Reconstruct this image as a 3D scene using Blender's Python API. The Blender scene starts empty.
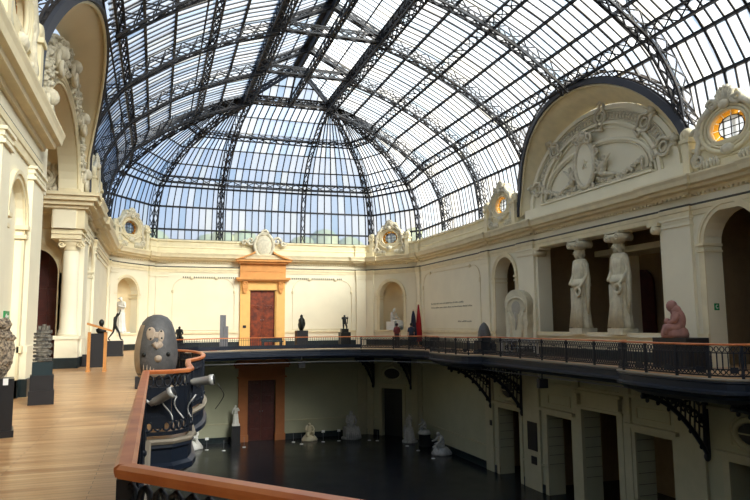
import bpy, bmesh, math, random
from math import sin, cos, pi, radians, sqrt, atan2
from mathutils import Vector, Matrix
from mathutils.geometry import tessellate_polygon
random.seed(7)
SC = bpy.context.scene
COL = SC.collection

# ------------------------------------------------------------------ materials
def srgb(r, g, b):
    f = lambda c: (c/255/12.92) if c/255 <= .04045 else ((c/255+.055)/1.055)**2.4
    return (f(r), f(g), f(b), 1)

def mat(name, col, rough=.6, metal=0, noise=0.0, nscale=3.0, col2=None, bump=0.0, bscale=20, spec=.5):
    m = bpy.data.materials.new(name); m.use_nodes = True
    nt = m.node_tree; b = nt.nodes['Principled BSDF']
    b.inputs['Roughness'].default_value = rough; b.inputs['Metallic'].default_value = metal
    b.inputs['Specular IOR Level'].default_value = spec
    b.inputs['Base Color'].default_value = col
    tc = nt.nodes.new('ShaderNodeTexCoord')
    if noise or col2:
        n = nt.nodes.new('ShaderNodeTexNoise'); n.inputs['Scale'].default_value = nscale; n.inputs['Detail'].default_value = 6
        nt.links.new(tc.outputs['Object'], n.inputs['Vector'])
        mr = nt.nodes.new('ShaderNodeMapRange'); mr.inputs['From Min'].default_value = .35; mr.inputs['From Max'].default_value = .65
        nt.links.new(n.outputs['Fac'], mr.inputs['Value'])
        mx = nt.nodes.new('ShaderNodeMix'); mx.data_type = 'RGBA'
        c2 = col2 or tuple(c*(1-noise) for c in col[:3])+(1,)
        mx.inputs['A'].default_value = col; mx.inputs['B'].default_value = c2
        nt.links.new(mr.outputs['Result'], mx.inputs['Factor'])
        nt.links.new(mx.outputs['Result'], b.inputs['Base Color'])
    if bump:
        n2 = nt.nodes.new('ShaderNodeTexNoise'); n2.inputs['Scale'].default_value = bscale; n2.inputs['Detail'].default_value = 8
        nt.links.new(tc.outputs['Object'], n2.inputs['Vector'])
        bp = nt.nodes.new('ShaderNodeBump'); bp.inputs['Strength'].default_value = bump; bp.inputs['Distance'].default_value = .05
        nt.links.new(n2.outputs['Fac'], bp.inputs['Height']); nt.links.new(bp.outputs['Normal'], b.inputs['Normal'])
    return m

M = {}
M['plaster'] = mat('cream_plaster', srgb(240, 231, 203), .85, noise=.06, nscale=.7)
M['trimp'] = mat('cream_moulding', srgb(236, 222, 184), .8, noise=.10, nscale=2.5)
M['ornament'] = mat('stucco_ornament', srgb(226, 216, 190), .9, noise=.2, nscale=6, bump=.4, bscale=12)
M['hood'] = mat('sun_tinted_plaster', srgb(230, 210, 168), .85, noise=.06, nscale=1)  # cream plaster with the sun's warmth on the left soffit mixed in
M['lower'] = mat('shade_greyed_plaster', srgb(176, 176, 150), .85, noise=.08, nscale=.8)  # same cream as upstairs, greyed to carry the shade of the court
M['lowertrim'] = mat('lower_trim_plaster', srgb(182, 178, 150), .85, noise=.08, nscale=2)
M['base'] = mat('dark_teal_marble', srgb(28, 42, 46), .35, noise=.4, nscale=5)
M['line'] = mat('grey_painted_line', srgb(92, 88, 78), .8)
M['orange'] = mat('ochre_door_surround', srgb(224, 158, 88), .75, noise=.14, nscale=2)
M['orange_l'] = mat('light_ochre_surround', srgb(238, 190, 112), .75, noise=.08, nscale=2)
M['wood_door'] = mat('mahogany_door', srgb(142, 60, 22), .4, col2=srgb(84, 30, 12), nscale=4)
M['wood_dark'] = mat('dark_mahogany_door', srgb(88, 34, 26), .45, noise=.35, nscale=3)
M['dark'] = mat('dark_panel', srgb(24, 24, 28), .5)
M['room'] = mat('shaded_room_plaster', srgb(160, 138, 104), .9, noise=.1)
M['iron'] = mat('blue_black_iron', srgb(30, 36, 48), .45, metal=.3)
M['truss'] = mat('roof_iron', srgb(34, 35, 40), .6, metal=.1)
M['trussb'] = mat('roof_iron_brown', srgb(60, 54, 50), .6, metal=.1)
M['fascia'] = mat('navy_fascia', srgb(22, 32, 48), .45)
M['rail'] = mat('varnished_handrail', srgb(216, 132, 76), .35, col2=srgb(188, 98, 50), nscale=3)
M['marble'] = mat('white_marble', srgb(232, 230, 222), .5, noise=.1, nscale=4)
M['marble_g'] = mat('grey_marble', srgb(196, 196, 194), .6, noise=.25, nscale=6)  # greyer, more mottled version of the white marble
M['stone'] = mat('cream_statue_stone', srgb(224, 214, 184), .75, noise=.15, nscale=5)
M['bronze'] = mat('dark_bronze', srgb(38, 40, 38), .4, metal=.5, noise=.3)
M['black'] = mat('black_pedestal_paint', srgb(30, 30, 34), .4)
M['teal'] = mat('teal_black_pedestal', srgb(24, 42, 48), .4)
M['pink'] = mat('pink_stone', srgb(172, 124, 112), .75, noise=.2, nscale=6)
M['eggd'] = mat('grey_stone', srgb(92, 90, 90), .55, noise=.25, nscale=7, bump=.2)
M['eggl'] = mat('tan_stone', srgb(170, 148, 124), .6, noise=.2, nscale=7)
M['eggp'] = mat('pale_stone', srgb(176, 156, 136), .6, noise=.15, nscale=9)
M['speck'] = mat('speckled_stone', srgb(176, 158, 134), .8, col2=srgb(66, 58, 52), nscale=30, bump=.6, bscale=30)
M['stack'] = mat('grey_stacked_stone', srgb(128, 122, 110), .8, col2=srgb(56, 54, 52), nscale=14, bump=.5)
M['oak'] = mat('light_oak', srgb(206, 142, 76), .45, noise=.2, nscale=6)
M['silver'] = mat('brushed_aluminium', srgb(210, 208, 204), .4, metal=.25)
M['green'] = mat('green_exit_sign', srgb(20, 140, 74), .5)
M['white'] = mat('white_sign_paint', srgb(240, 240, 238), .5)
M['red'] = mat('red_cloth', srgb(168, 22, 30), .8)
M['navy'] = mat('navy_cloth', srgb(24, 28, 56), .8)
M['skin'] = mat('skin', srgb(176, 122, 94), .6)
M['hair'] = mat('dark_hair', srgb(24, 18, 16), .6)
M['shirt_r'] = mat('dusty_red_shirt', srgb(120, 56, 58), .8)
M['shirt_b'] = mat('blue_grey_shirt', srgb(44, 54, 76), .8)
M['trouser'] = mat('dark_trousers', srgb(26, 28, 36), .8)
M['leaf'] = mat('tree_leaves', srgb(112, 120, 92), .9, noise=.4, nscale=.6)
M['bark'] = mat('tree_bark', srgb(70, 58, 44), .9)
M['edge'] = mat('gallery_edge_stone', srgb(150, 138, 120), .6)
M['slabh'] = mat('shaded_hollow_stone', srgb(186, 178, 160), .8, noise=.15, nscale=5)  # slab stone darkened to stand for shade inside the hollow
M['ink'] = mat('grey_wall_ink', srgb(120, 112, 92), .8)
M['amber'] = mat('amber_glass_solid', srgb(216, 140, 44), .2)
M['grey'] = mat('grey_metal', srgb(120, 120, 124), .5, metal=.3)
M['rimd'] = mat('slate_grey_rim', srgb(66, 68, 76), .6)

def wood_floor():
    m = bpy.data.materials.new('oak_plank_floor'); m.use_nodes = True
    nt = m.node_tree; b = nt.nodes['Principled BSDF']; L = nt.links.new
    tc = nt.nodes.new('ShaderNodeTexCoord')
    br = nt.nodes.new('ShaderNodeTexBrick'); br.inputs['Scale'].default_value = 1
    br.inputs['Brick Width'].default_value = 1.6; br.inputs['Row Height'].default_value = .11
    br.inputs['Mortar Size'].default_value = .003; br.offset = .37
    br.inputs['Color1'].default_value = srgb(228, 190, 140); br.inputs['Color2'].default_value = srgb(208, 160, 108)
    br.inputs['Mortar'].default_value = srgb(120, 80, 50)
    L(tc.outputs['Object'], br.inputs['Vector'])
    mp = nt.nodes.new('ShaderNodeMapping'); mp.inputs['Scale'].default_value = (.35, 2.2, 1); L(tc.outputs['Object'], mp.inputs['Vector'])
    n = nt.nodes.new('ShaderNodeTexNoise'); n.inputs['Scale'].default_value = 1.6; n.inputs['Detail'].default_value = 6; L(mp.outputs['Vector'], n.inputs['Vector'])
    mx = nt.nodes.new('ShaderNodeMix'); mx.data_type = 'RGBA'; mx.blend_type = 'MULTIPLY'; mx.inputs['Factor'].default_value = .8
    cr = nt.nodes.new('ShaderNodeValToRGB'); cr.color_ramp.elements[0].position = .35; cr.color_ramp.elements[0].color = srgb(206, 176, 150)
    cr.color_ramp.elements[1].position = .65; cr.color_ramp.elements[1].color = (1, 1, 1, 1)
    L(n.outputs['Fac'], cr.inputs['Fac']); L(br.outputs['Color'], mx.inputs['A']); L(cr.outputs['Color'], mx.inputs['B'])
    L(mx.outputs['Result'], b.inputs['Base Color']); b.inputs['Roughness'].default_value = .32
    return m
M['floor'] = wood_floor()

def stone_floor():
    m = bpy.data.materials.new('polished_black_stone'); m.use_nodes = True
    nt = m.node_tree; b = nt.nodes['Principled BSDF']; L = nt.links.new
    tc = nt.nodes.new('ShaderNodeTexCoord')
    br = nt.nodes.new('ShaderNodeTexBrick'); br.inputs['Scale'].default_value = 1; br.offset = 0
    br.inputs['Brick Width'].default_value = 3; br.inputs['Row Height'].default_value = 3; br.inputs['Mortar Size'].default_value = .012
    br.inputs['Color1'].default_value = srgb(24, 26, 31); br.inputs['Color2'].default_value = srgb(30, 32, 38); br.inputs['Mortar'].default_value = srgb(48, 50, 56)
    L(tc.outputs['Object'], br.inputs['Vector']); L(br.outputs['Color'], b.inputs['Base Color'])
    n = nt.nodes.new('ShaderNodeTexNoise'); n.inputs['Scale'].default_value = .8; L(tc.outputs['Object'], n.inputs['Vector'])
    mr = nt.nodes.new('ShaderNodeMapRange'); mr.inputs['To Min'].default_value = .12; mr.inputs['To Max'].default_value = .3
    L(n.outputs['Fac'], mr.inputs['Value']); L(mr.outputs['Result'], b.inputs['Roughness'])
    b.inputs['Specular IOR Level'].default_value = .35
    return m
M['stonefloor'] = stone_floor()

def glass():
    m = bpy.data.materials.new('roof_glass'); m.use_nodes = True
    nt = m.node_tree; nt.nodes.clear(); L = nt.links.new
    out = nt.nodes.new('ShaderNodeOutputMaterial')
    g = nt.nodes.new('ShaderNodeNewGeometry')
    cr = nt.nodes.new('ShaderNodeValToRGB'); cr.color_ramp.interpolation = 'CONSTANT'
    e = cr.color_ramp.elements
    e[0].position = 0; e[0].color = (.72, .80, .90, 1); e[1].position = .3; e[1].color = (.84, .88, .94, 1)
    for p, c in ((.55, (.93, .93, .93, 1)), (.72, (.97, .96, .90, 1)), (.86, (.62, .74, .86, 1)), (.93, (.98, .98, .97, 1))):
        k = e.new(p); k.color = c
    L(g.outputs['Random Per Island'], cr.inputs['Fac'])
    tr = nt.nodes.new('ShaderNodeBsdfTransparent'); tl = nt.nodes.new('ShaderNodeBsdfTranslucent')
    L(cr.outputs['Color'], tr.inputs['Color']); L(cr.outputs['Color'], tl.inputs['Color'])
    mx = nt.nodes.new('ShaderNodeMixShader'); mx.inputs['Fac'].default_value = .35
    L(tr.outputs[0], mx.inputs[1]); L(tl.outputs[0], mx.inputs[2])
    gl = nt.nodes.new('ShaderNodeBsdfGlossy'); gl.inputs['Roughness'].default_value = .2
    m2 = nt.nodes.new('ShaderNodeMixShader'); m2.inputs['Fac'].default_value = .05
    L(mx.outputs[0], m2.inputs[1]); L(gl.outputs[0], m2.inputs[2]); L(m2.outputs[0], out.inputs['Surface'])
    return m
M['glass'] = glass()

def tinted(name, c):
    m = bpy.data.materials.new(name); m.use_nodes = True
    nt = m.node_tree; nt.nodes.clear(); L = nt.links.new
    out = nt.nodes.new('ShaderNodeOutputMaterial')
    tr = nt.nodes.new('ShaderNodeBsdfTransparent'); tl = nt.nodes.new('ShaderNodeBsdfTranslucent')
    tr.inputs['Color'].default_value = c; tl.inputs['Color'].default_value = c
    mx = nt.nodes.new('ShaderNodeMixShader'); mx.inputs['Fac'].default_value = .5
    L(tr.outputs[0], mx.inputs[1]); L(tl.outputs[0], mx.inputs[2]); L(mx.outputs[0], out.inputs['Surface'])
    return m
M['amberg'] = tinted('amber_glass', srgb(240, 170, 60))
M['clearg'] = tinted('pale_glass', srgb(225, 230, 235))

# ------------------------------------------------------------------ mesh builder
class Fr:                                  # local frame (u along, v out of wall, z up)
    def __init__(s, o, u, n, z=0):
        s.o = Vector((o[0], o[1], z)); s.u = Vector((u[0], u[1], 0)).normalized(); s.n = Vector((n[0], n[1], 0)).normalized()
    def __call__(s, u, v, z): return s.o+s.u*u+s.n*v+Vector((0, 0, z))
W = Fr((0, 0), (1, 0), (0, 1))
def at(x, y, z=0, r=0): return Fr((x, y), (cos(r), sin(r)), (-sin(r), cos(r)), z)

class MB:
    def __init__(s, fr=W): s.v = []; s.f = []; s.sm = []; s.fr = fr
    def add(s, vs, fs, smooth=False, raw=False):
        k = len(s.v)
        s.v += [Vector(p) if raw else s.fr(*p) for p in vs]
        s.f += [[i+k for i in f] for f in fs]; s.sm += [smooth]*len(fs)
        return s
    def box(s, u0, u1, v0, v1, z0, z1, tp=0):
        t = tp
        vs = [(u0, v0, z0), (u1, v0, z0), (u1, v1, z0), (u0, v1, z0), (u0+t, v0+t, z1), (u1-t, v0+t, z1), (u1-t, v1-t, z1), (u0+t, v1-t, z1)]
        return s.add(vs, [(0, 3, 2, 1), (4, 5, 6, 7), (0, 1, 5, 4), (1, 2, 6, 5), (2, 3, 7, 6), (3, 0, 4, 7)])
    def prism(s, poly, v0, v1):            # poly in (u,z), extruded over v
        n = len(poly)
        vs = [(u, v0, z) for u, z in poly]+[(u, v1, z) for u, z in poly]
        fs = [(i, (i+1) % n, n+(i+1) % n, n+i) for i in range(n)]
        tris = tessellate_polygon([[Vector((u, z, 0)) for u, z in poly]])
        fs += [tuple(t) for t in tris]+[tuple(n+i for i in reversed(t)) for t in tris]
        return s.add(vs, fs)
    def plate(s, poly, z0, z1):            # poly in (u,v), extruded in z
        n = len(poly)
        vs = [(u, v, z0) for u, v in poly]+[(u, v, z1) for u, v in poly]
        fs = [(i, (i+1) % n, n+(i+1) % n, n+i) for i in range(n)]
        tris = tessellate_polygon([[Vector((u, v, 0)) for u, v in poly]])
        fs += [tuple(t) for t in tris]+[tuple(n+i for i in reversed(t)) for t in tris]
        return s.add(vs, fs)
    def lathe(s, prof, c=(0, 0, 0), n=16, sx=1, sy=1, fold=0, nf=9, a0=0, a1=2*pi, smooth=True, ph=0):
        full = abs(a1-a0-2*pi) < 1e-6; m = n if full else n+1
        vs = []
        for r, z in prof:
            for i in range(m):
                a = a0+(a1-a0)*i/n
                rr = r*(1+fold*sin(nf*a+ph+z*1.3))
                vs.append((c[0]+rr*cos(a)*sx, c[1]+rr*sin(a)*sy, c[2]+z))
        fs = []
        for j in range(len(prof)-1):
            for i in range(n):
                i2 = (i+1) % m
                fs.append((j*m+i, j*m+i2, (j+1)*m+i2, (j+1)*m+i))
        if full: fs += [tuple(range(m))[::-1], tuple((len(prof)-1)*m+i for i in range(m))]
        return s.add(vs, fs, smooth)
    def ball(s, c, r, n=10, m=7, rot=None):
        rx, ry, rz = (r, r, r) if not hasattr(r, '__len__') else r
        vs = []
        for j in range(m+1):
            t = -pi/2+pi*j/m
            for i in range(n):
                a = 2*pi*i/n
                p = Vector((rx*cos(t)*cos(a), ry*cos(t)*sin(a), rz*sin(t)))
                if rot: p.rotate(rot)
                vs.append((c[0]+p.x, c[1]+p.y, c[2]+p.z))
        fs = [(j*n+i, j*n+(i+1) % n, (j+1)*n+(i+1) % n, (j+1)*n+i) for j in range(m) for i in range(n)]
        return s.add(vs, fs, True)
    def tube(s, pts, r, n=6, closed=False, smooth=True):
        P = [Vector(p) for p in pts]; m = len(P)
        R = r if hasattr(r, '__len__') else [r]*m
        vs = []; prev = None
        for i, p in enumerate(P):
            if closed: d = P[(i+1) % m]-P[i-1]
            else: d = P[min(i+1, m-1)]-P[max(i-1, 0)]
            if d.length < 1e-9: d = Vector((0, 0, 1))
            d.normalize()
            if prev is None:
                a = Vector((0, 0, 1)) if abs(d.z) < .9 else Vector((1, 0, 0))
            else: a = prev
            x = (a-d*a.dot(d)).normalized(); prev = x; y = d.cross(x)
            for k in range(n):
                t = 2*pi*(k+.5)/n
                vs.append(tuple(p+x*(R[i]*cos(t))+y*(R[i]*sin(t))))
        fs = []
        for i in range(m if closed else m-1):
            j = (i+1) % m
            for k in range(n): fs.append((i*n+k, i*n+(k+1) % n, j*n+(k+1) % n, j*n+k))
        if not closed: fs += [tuple(range(n))[::-1], tuple((m-1)*n+k for k in range(n))]
        return s.add(vs, fs, smooth)
    def bar(s, a, b, w=.03): return s.tube([a, b], w*.7, 4, smooth=False)
    def ring(s, c, ru, rz, t, v=0, n=18, m=5, a0=0, a1=2*pi):   # ring standing in the (u,z) plane
        full = abs(a1-a0) > 6.28
        pts = [(c[0]+ru*cos(a0+(a1-a0)*i/n), c[1]+v, c[2]+rz*sin(a0+(a1-a0)*i/n)) for i in range(n if full else n+1)]
        return s.tube(pts, t, m, closed=full)
    def scroll(s, c, r, t, turns=1.6, sg=1, a0=0, v=0, n=18):
        pts = []; rs = []
        for i in range(n+1):
            k = i/n; a = a0+sg*turns*2*pi*k; rr = r*(1-.85*k)
            pts.append((c[0]+rr*cos(a), c[1]+v, c[2]+rr*sin(a))); rs.append(t*(1-.4*k))
        return s.tube(pts, rs, 5)
    def annulus(s, cu, cz, r0, r1, a0, a1, v0, v1, n=24, sz=1):
        vs = []; 
        for i in range(n+1):
            a = a0+(a1-a0)*i/n
            for r, v in ((r0, v0), (r1, v0), (r1, v1), (r0, v1)): vs.append((cu+r*cos(a), v, cz+sz*r*sin(a)))
        fs = []
        for i in range(n):
            for k in range(4): fs.append((i*4+k, i*4+(k+1) % 4, i*4+4+(k+1) % 4, i*4+4+k))
        fs += [(0, 1, 2, 3), (n*4+3, n*4+2, n*4+1, n*4)]
        return s.add(vs, fs)
    def sweep(s, prof, path, closed=False):   # prof (v outwards = left of travel, z); path plan points in local u,v
        n = len(path); m = len(prof); vs = []
        P = [Vector(p) for p in path]
        for i, p in enumerate(P):
            if closed: d0 = (p-P[i-1]); d1 = (P[(i+1) % n]-p)
            else:
                d0 = p-P[i-1] if i else P[1]-p; d1 = P[i+1]-p if i < n-1 else d0
            d0 = d0.normalized(); d1 = d1.normalized()
            n0 = Vector((-d0.y, d0.x)); n1 = Vector((-d1.y, d1.x))
            b = (n0+n1); 
            if b.length < 1e-6: b = n0
            b.normalize(); k = 1/max(.35, b.dot(n0))
            for a, z in prof: vs.append((p.x+b.x*a*k, p.y+b.y*a*k, z))
        fs = []
        for i in range(n if closed else n-1):
            j = (i+1) % n
            for q in range(m): fs.append((i*m+q, i*m+(q+1) % m, j*m+(q+1) % m, j*m+q))
        if not closed:
            fs += [tuple(range(m)), tuple((n-1)*m+q for q in range(m))[::-1]]
        return s.add(vs, fs)
    def build(s, name, m, parent=None, **props):
        me = bpy.data.meshes.new(name)
        o0 = Vector((0, 0, 0))
        if parent is not None: o0 = Vector(parent['_o']) if '_o' in parent else o0
        me.from_pydata([tuple(p-o0) for p in s.v], [], s.f)
        me.polygons.foreach_set('use_smooth', s.sm)
        bm = bmesh.new(); bm.from_mesh(me); bmesh.ops.recalc_face_normals(bm, faces=bm.faces); bm.to_mesh(me); bm.free()
        me.materials.append(M[m] if isinstance(m, str) else m)
        o = bpy.data.objects.new(name, me); COL.objects.link(o)
        if parent is not None:
            o.parent = parent; o['_o'] = tuple(o0)
        for k, v in props.items(): o[k] = v
        return o

ORIG = {}
def thing(name, label, cat, loc=(0, 0, 0), group=None, kind=None):
    o = bpy.data.objects.new(name, None); COL.objects.link(o); o.location = loc
    o['_o'] = tuple(loc); o.empty_display_size = .1
    if kind: o['kind'] = kind
    else:
        o['label'] = label; o['category'] = cat
    if kind and label: o['label'] = label
    if group: o['group'] = group
    return o
def tag(o, label, cat, group=None):
    o['label'] = label; o['category'] = cat
    if group: o['group'] = group
    return o
def struct(mb, name, m, label=None):
    o = mb.build(name, m); o['kind'] = 'structure'
    if label: o['label'] = label
    return o

def skin(verts, edges, radii, root=0, sub=1):
    """a body grown around a skeleton: returns (vertices, faces)"""
    me = bpy.data.meshes.new('sk'); me.from_pydata(verts, edges, [])
    o = bpy.data.objects.new('sk', me); COL.objects.link(o)
    o.modifiers.new('s', 'SKIN')
    if not me.skin_vertices:
        bm = bmesh.new(); bm.from_mesh(me); bm.verts.layers.skin.verify(); bm.to_mesh(me); bm.free()
    for i, sv in enumerate(me.skin_vertices[0].data):
        r = radii[i]; sv.radius = r if hasattr(r, '__len__') else (r, r); sv.use_root = (i == root)
    md = o.modifiers.new('u', 'SUBSURF'); md.levels = sub; md.render_levels = sub
    dg = bpy.context.evaluated_depsgraph_get(); ev = o.evaluated_get(dg); m2 = ev.to_mesh()
    V = [tuple(v.co) for v in m2.vertices]; F = [tuple(p.vertices) for p in m2.polygons]
    ev.to_mesh_clear(); bpy.data.objects.remove(o); bpy.data.meshes.remove(me)
    return V, F

# ------------------------------------------------------------------ dimensions (metres; z=0 is the gallery floor)
CX = 8.0; XL, XR = -3.1, 19.1; YF = 50.5; YC = 46.7; XCL, XCR = -.2, 16.2
ZL = -7.0; ZT = 8.0
FR = Fr((XR, 0), (0, 1), (-1, 0)); FL = Fr((XL, 0), (0, 1), (1, 0)); FF = Fr((CX, YF), (1, 0), (0, -1))
CL = sqrt(2.9**2+3.8**2)/2
FCR = Fr(((XCR+XR)/2, (YF+YC)/2), (2.9, -3.8), (-3.8, -2.9))
FCL = Fr(((XCL+XL)/2, (YF+YC)/2), (2.9, 3.8), (3.8, -2.9))

NO = -.6
def arch_poly(u0, u1, zs, ztop, ue0, ue1, n=14):
    """polygon above an arch opening u0..u1 springing at zs, filling the span ue0..ue1 up to ztop"""
    c = (u0+u1)/2; r = (u1-u0)/2
    p = [(ue0, zs), (u0, zs)]+[(c-r*cos(pi*i/n), zs+r*sin(pi*i/n)) for i in range(1, n)]+[(u1, zs), (ue1, zs), (ue1, ztop), (ue0, ztop)]
    return p
def wall(mb, ua, ub, z0, z1, ops, t=.8):
    """wall with openings: (u0,u1,zbottom,ztop_or_spring,arched)"""
    u = ua
    for (a, b, zb, zt, arc) in sorted(ops):
        if a > u: mb.prism([(u, z0), (a, z0), (a, z1), (u, z1)], -t, 0)
        if zb > z0: mb.prism([(a, z0), (b, z0), (b, zb), (a, zb)], -t, 0)
        if arc: mb.prism(arch_poly(a, b, zt, z1, a, b)[1:-3]+[(b, zt), (b, z1), (a, z1)], -t, 0)
        elif zt < z1: mb.prism([(a, zt), (b, zt), (b, z1), (a, z1)], -t, 0)
        u = b
    if ub > u: mb.prism([(u, z0), (ub, z0), (ub, z1), (u, z1)], -t, 0)
    return mb

PC = 25.2                                                   # centre of the portico bay
# ------------------------------------------------------------------ upper walls
right_ops = [(32.1, 34.4, 0, 4.3, True), (20.9, 29.8, 1.1, 5.6, False), (16.3, 18.7, 0, 4.5, True), (9, 11.2, 0, 4.3, True)]
m = MB(FR); wall(m, -8, 19.0, 0, ZT, right_ops[2:]); wall(m, 19.0, 31.4, 0, 7.1, right_ops[1:2]); wall(m, 31.4, YC, 0, ZT, right_ops[:1])
struct(m, 'wall_right', 'plaster')
left_ops = [(32.1, 34.4, 0, 4.3, True), (15.4, 17.3, 0, 4.05, True), (3, 6, 0, 4.5, True)]
m = MB(FL); wall(m, -8, 17.5, 0, ZT, left_ops[1:]); m.box(17.5, 19.2, -.8, 0, 0, 7.1); wall(m, 29.9, YC, 0, ZT, left_ops[:1]); m.box(15.3, 17.4, -.7, -.15, 0, 5.2)
struct(m, 'wall_left', 'plaster')
struct(wall(MB(FF), XCL-CX-.3, XCR-CX+.3, 0, ZT, [(-1.3, .8, 0, 4.3, False)]), 'wall_far', 'plaster')
for nm, fr in (('wall_far_right_corner', FCR), ('wall_far_left_corner', FCL)):
    q = 0 if fr is FCR else NO
    struct(wall(MB(fr), -CL-.2, CL+.2, 0, ZT, [(-1.12+q, 1.12+q, 1.15, 3.9, True)]), nm, 'plaster')
m = MB(); m.box(-8, 24, -8.5, -8, ZL, 14); struct(m, 'wall_near', 'plaster')

# niches behind the corner walls
for nm, fr in (('wall_niche_right', FCR), ('wall_niche_left', FCL)):
    fr = fr if fr is FCR else Fr(fr(NO, 0, 0).xy, fr.u, fr.n)
    m = MB(fr); R = 1.14; z0, zs = 1.15, 3.9; n = 12
    m.lathe([(R, z0), (R, zs)], (0, -.42, 0), n, 1, .8, a0=pi, a1=2*pi)
    vs = []; fs = []
    for j in range(7):
        t = pi/2*j/6
        for i in range(n+1):
            a = pi+pi*i/n
            vs.append((R*cos(t)*cos(a), -.42+.8*R*cos(t)*sin(a), zs+R*sin(t)))
    for j in range(6):
        for i in range(n): fs.append((j*(n+1)+i, j*(n+1)+i+1, (j+1)*(n+1)+i+1, (j+1)*(n+1)+i))
    m.add(vs, fs, True)
    m.box(-R, R, -1.4, -.01, 1.0, 1.15)
    struct(m, nm, 'hood')

# ------------------------------------------------------------------ lower walls
lr = [(32.1, 34.4, ZL, -3.2, False), (27.3, 29.4, ZL, -3.0, False), (23.9, 26.4, ZL, -2.35, False), (20.8, 22.9, ZL, -2.9, False), (15.9, 18.2, ZL, -3.2, False), (9, 11.2, ZL, -3.2, False)]
struct(wall(MB(FR), -8, YC, ZL, -.07, lr, .9), 'wall_lower_right', 'lower')
struct(wall(MB(FL), -8, YC, ZL, -.07, lr, .9), 'wall_lower_left', 'lower')
struct(wall(MB(FF), XCL-CX-.3, XCR-CX+.3, ZL, -.07, [(-1.3, .8, ZL, -2.5, False)]), 'wall_lower_far', 'lower')
for nm, fr in (('wall_lower_far_right_corner', FCR), ('wall_lower_far_left_corner', FCL)):
    struct(wall(MB(fr), -CL-.2, CL+.2, ZL, -.07, [(-.95, .95, ZL, -3.35, False)]), nm, 'lower')

# rooms behind the walls: closed shells so that the openings look into dim rooms
m = MB()
for s in (1, -1):
    x0 = XR+.8 if s > 0 else XL-.8
    xe = x0+s*4.6
    X = lambda a, b: (min(a, b), max(a, b))
    m.box(*X(xe, xe+s*.3), -8, 52, ZL, ZT)                  # back wall
    m.box(*X(x0-s*.3, xe+s*.3), -8, 52, ZT-.05, ZT+.15) if s > 0 else m.box(*X(x0-s*.3, xe+s*.3), -8, 18.9, ZT-.05, ZT+.15)
    if s < 0: m.box(*X(x0-s*.3, xe+s*.3), 30.4, 52, ZT-.05, ZT+.15)
    for y in ((-8, 12.2, 19.5, 30.9, 36, 48) if s > 0 else (-8, 12, 18.6, 36, 48)):
        m.box(*X(x0-s*.1, xe), y, y+.3, ZL, ZT)
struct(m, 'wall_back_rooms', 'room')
m = MB()
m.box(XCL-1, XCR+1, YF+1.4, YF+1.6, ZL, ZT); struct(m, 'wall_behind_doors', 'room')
# dark doorways seen through the right portico and arch
for nm, fr, us in (('right', Fr((XR+5.25, 0), (0, 1), (-1, 0)), ((27.2, 28.8), (23.2, 25.4), (20.2, 21.9), (14.5, 18.6))), ('left', Fr((XL-5.25, 0), (0, 1), (1, 0)), ((30.5, 33), (38.5, 40.5)))):
    for k, (a, b) in enumerate(us):
        m = MB(fr); c = (a+b)/2; r = (b-a)/2
        m.prism([(a, 0), (b, 0), (b, 3.6)]+[(c+r*cos(pi*i/8), 3.6+r*sin(pi*i/8)) for i in range(1, 8)]+[(a, 3.6)], 0, .12)
        struct(m, 'door_%s_%d' % (nm, k+1), 'wood_dark')

# ------------------------------------------------------------------ trim: cornices, string courses, skirting
def jog(fr, items, ua, ub, j=.13):
    """plan path along a wall with forward breaks at the pilasters"""
    pts = [(ua, 0)]
    for a, b in items:
        if a > ua+.01: pts += [(a, 0)]
        pts += [(a, j), (b, j)]
        if b < ub-.01: pts += [(b, 0)]
    pts.append((ub, 0)); out = []
    for u, v in pts:
        p = fr(u, v, 0); q = (round(p.x, 4), round(p.y, 4))
        if not out or (Vector(out[-1])-Vector(q)).length > .02: out.append(q)
    return out
PR = [(15.1, 15.7), (19.2, 20.6), (30.0, 31.6), (35.0, 35.9), (45.9, 46.6)]
def wallpath():
    """right wall from near to far, corner, far wall, corner, left wall far part (hall is on the left of travel)"""
    p = jog(FR, PR, -8, YC)
    q = jog(FCR, [(-CL+.05, -CL+.75), (CL-.75, CL-.05)], -CL, CL)[::-1]
    r = jog(FF, [(-8.1, -7.3), (7.3, 8.1)], XCL-CX, XCR-CX)[::-1]
    s = jog(FCL, [(-CL+.05, -CL+.75), (CL-.75, CL-.05)], -CL, CL)[::-1]
    return p+q[1:]+r[1:]+s[1:]
def leftpath_far(): return jog(FL, [(29.9, 31.5), (35.0, 35.9), (45.9, 46.6)], 29.9, YC)[::-1]
def leftpath_near(): return jog(FL, [], -8, 19.25)[::-1]
full = wallpath()+leftpath_far()[1:]
near = leftpath_near(); near_p = [(XL, 17.5), (XL, -8)]
def returnpath():    # porch sides on the left
    return None
def trim(name, prof, mt='trimp', paths=None):
    m = MB()
    for p in (paths or (full, near)): m.sweep(prof, p)
    return struct(m, name, mt)
cor = [(0, 6.42), (.12, 6.42), (.16, 6.52), (.42, 6.56), (.46, 6.66), (.62, 6.7), (.66, 6.86), (.72, 6.98), (.72, 7.04), (.1, 7.12), (0, 7.12)]
full_c = full+[(XL-1.0, 29.9)]
near_c = [(XL-1.0, 19.25)]+near
trim('trim_1', cor, paths=(full_c,))
trim('trim_21', [(a*.72, z) for a, z in cor], paths=(near_c,))
def cutpath(P, lo, hi, side):
    # drop the stretch of a wall path between lo and hi (along y) on one side of the hall
    a = [p for p in P if not (abs(p[0]-side) < .5 and p[1] >= lo)]; return a
pr_near = jog(FR, [(15.1, 15.7)], -8, 19.0)
pr_rest = jog(FR, [(35.0, 35.9), (45.9, 46.6)], 31.4, YC)+[p for p in full[len(jog(FR, PR, -8, YC)):]]
i_l = [i for i, p in enumerate(pr_rest) if abs(p[0]-XL) < .3 and p[1] < 31.6]
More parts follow.
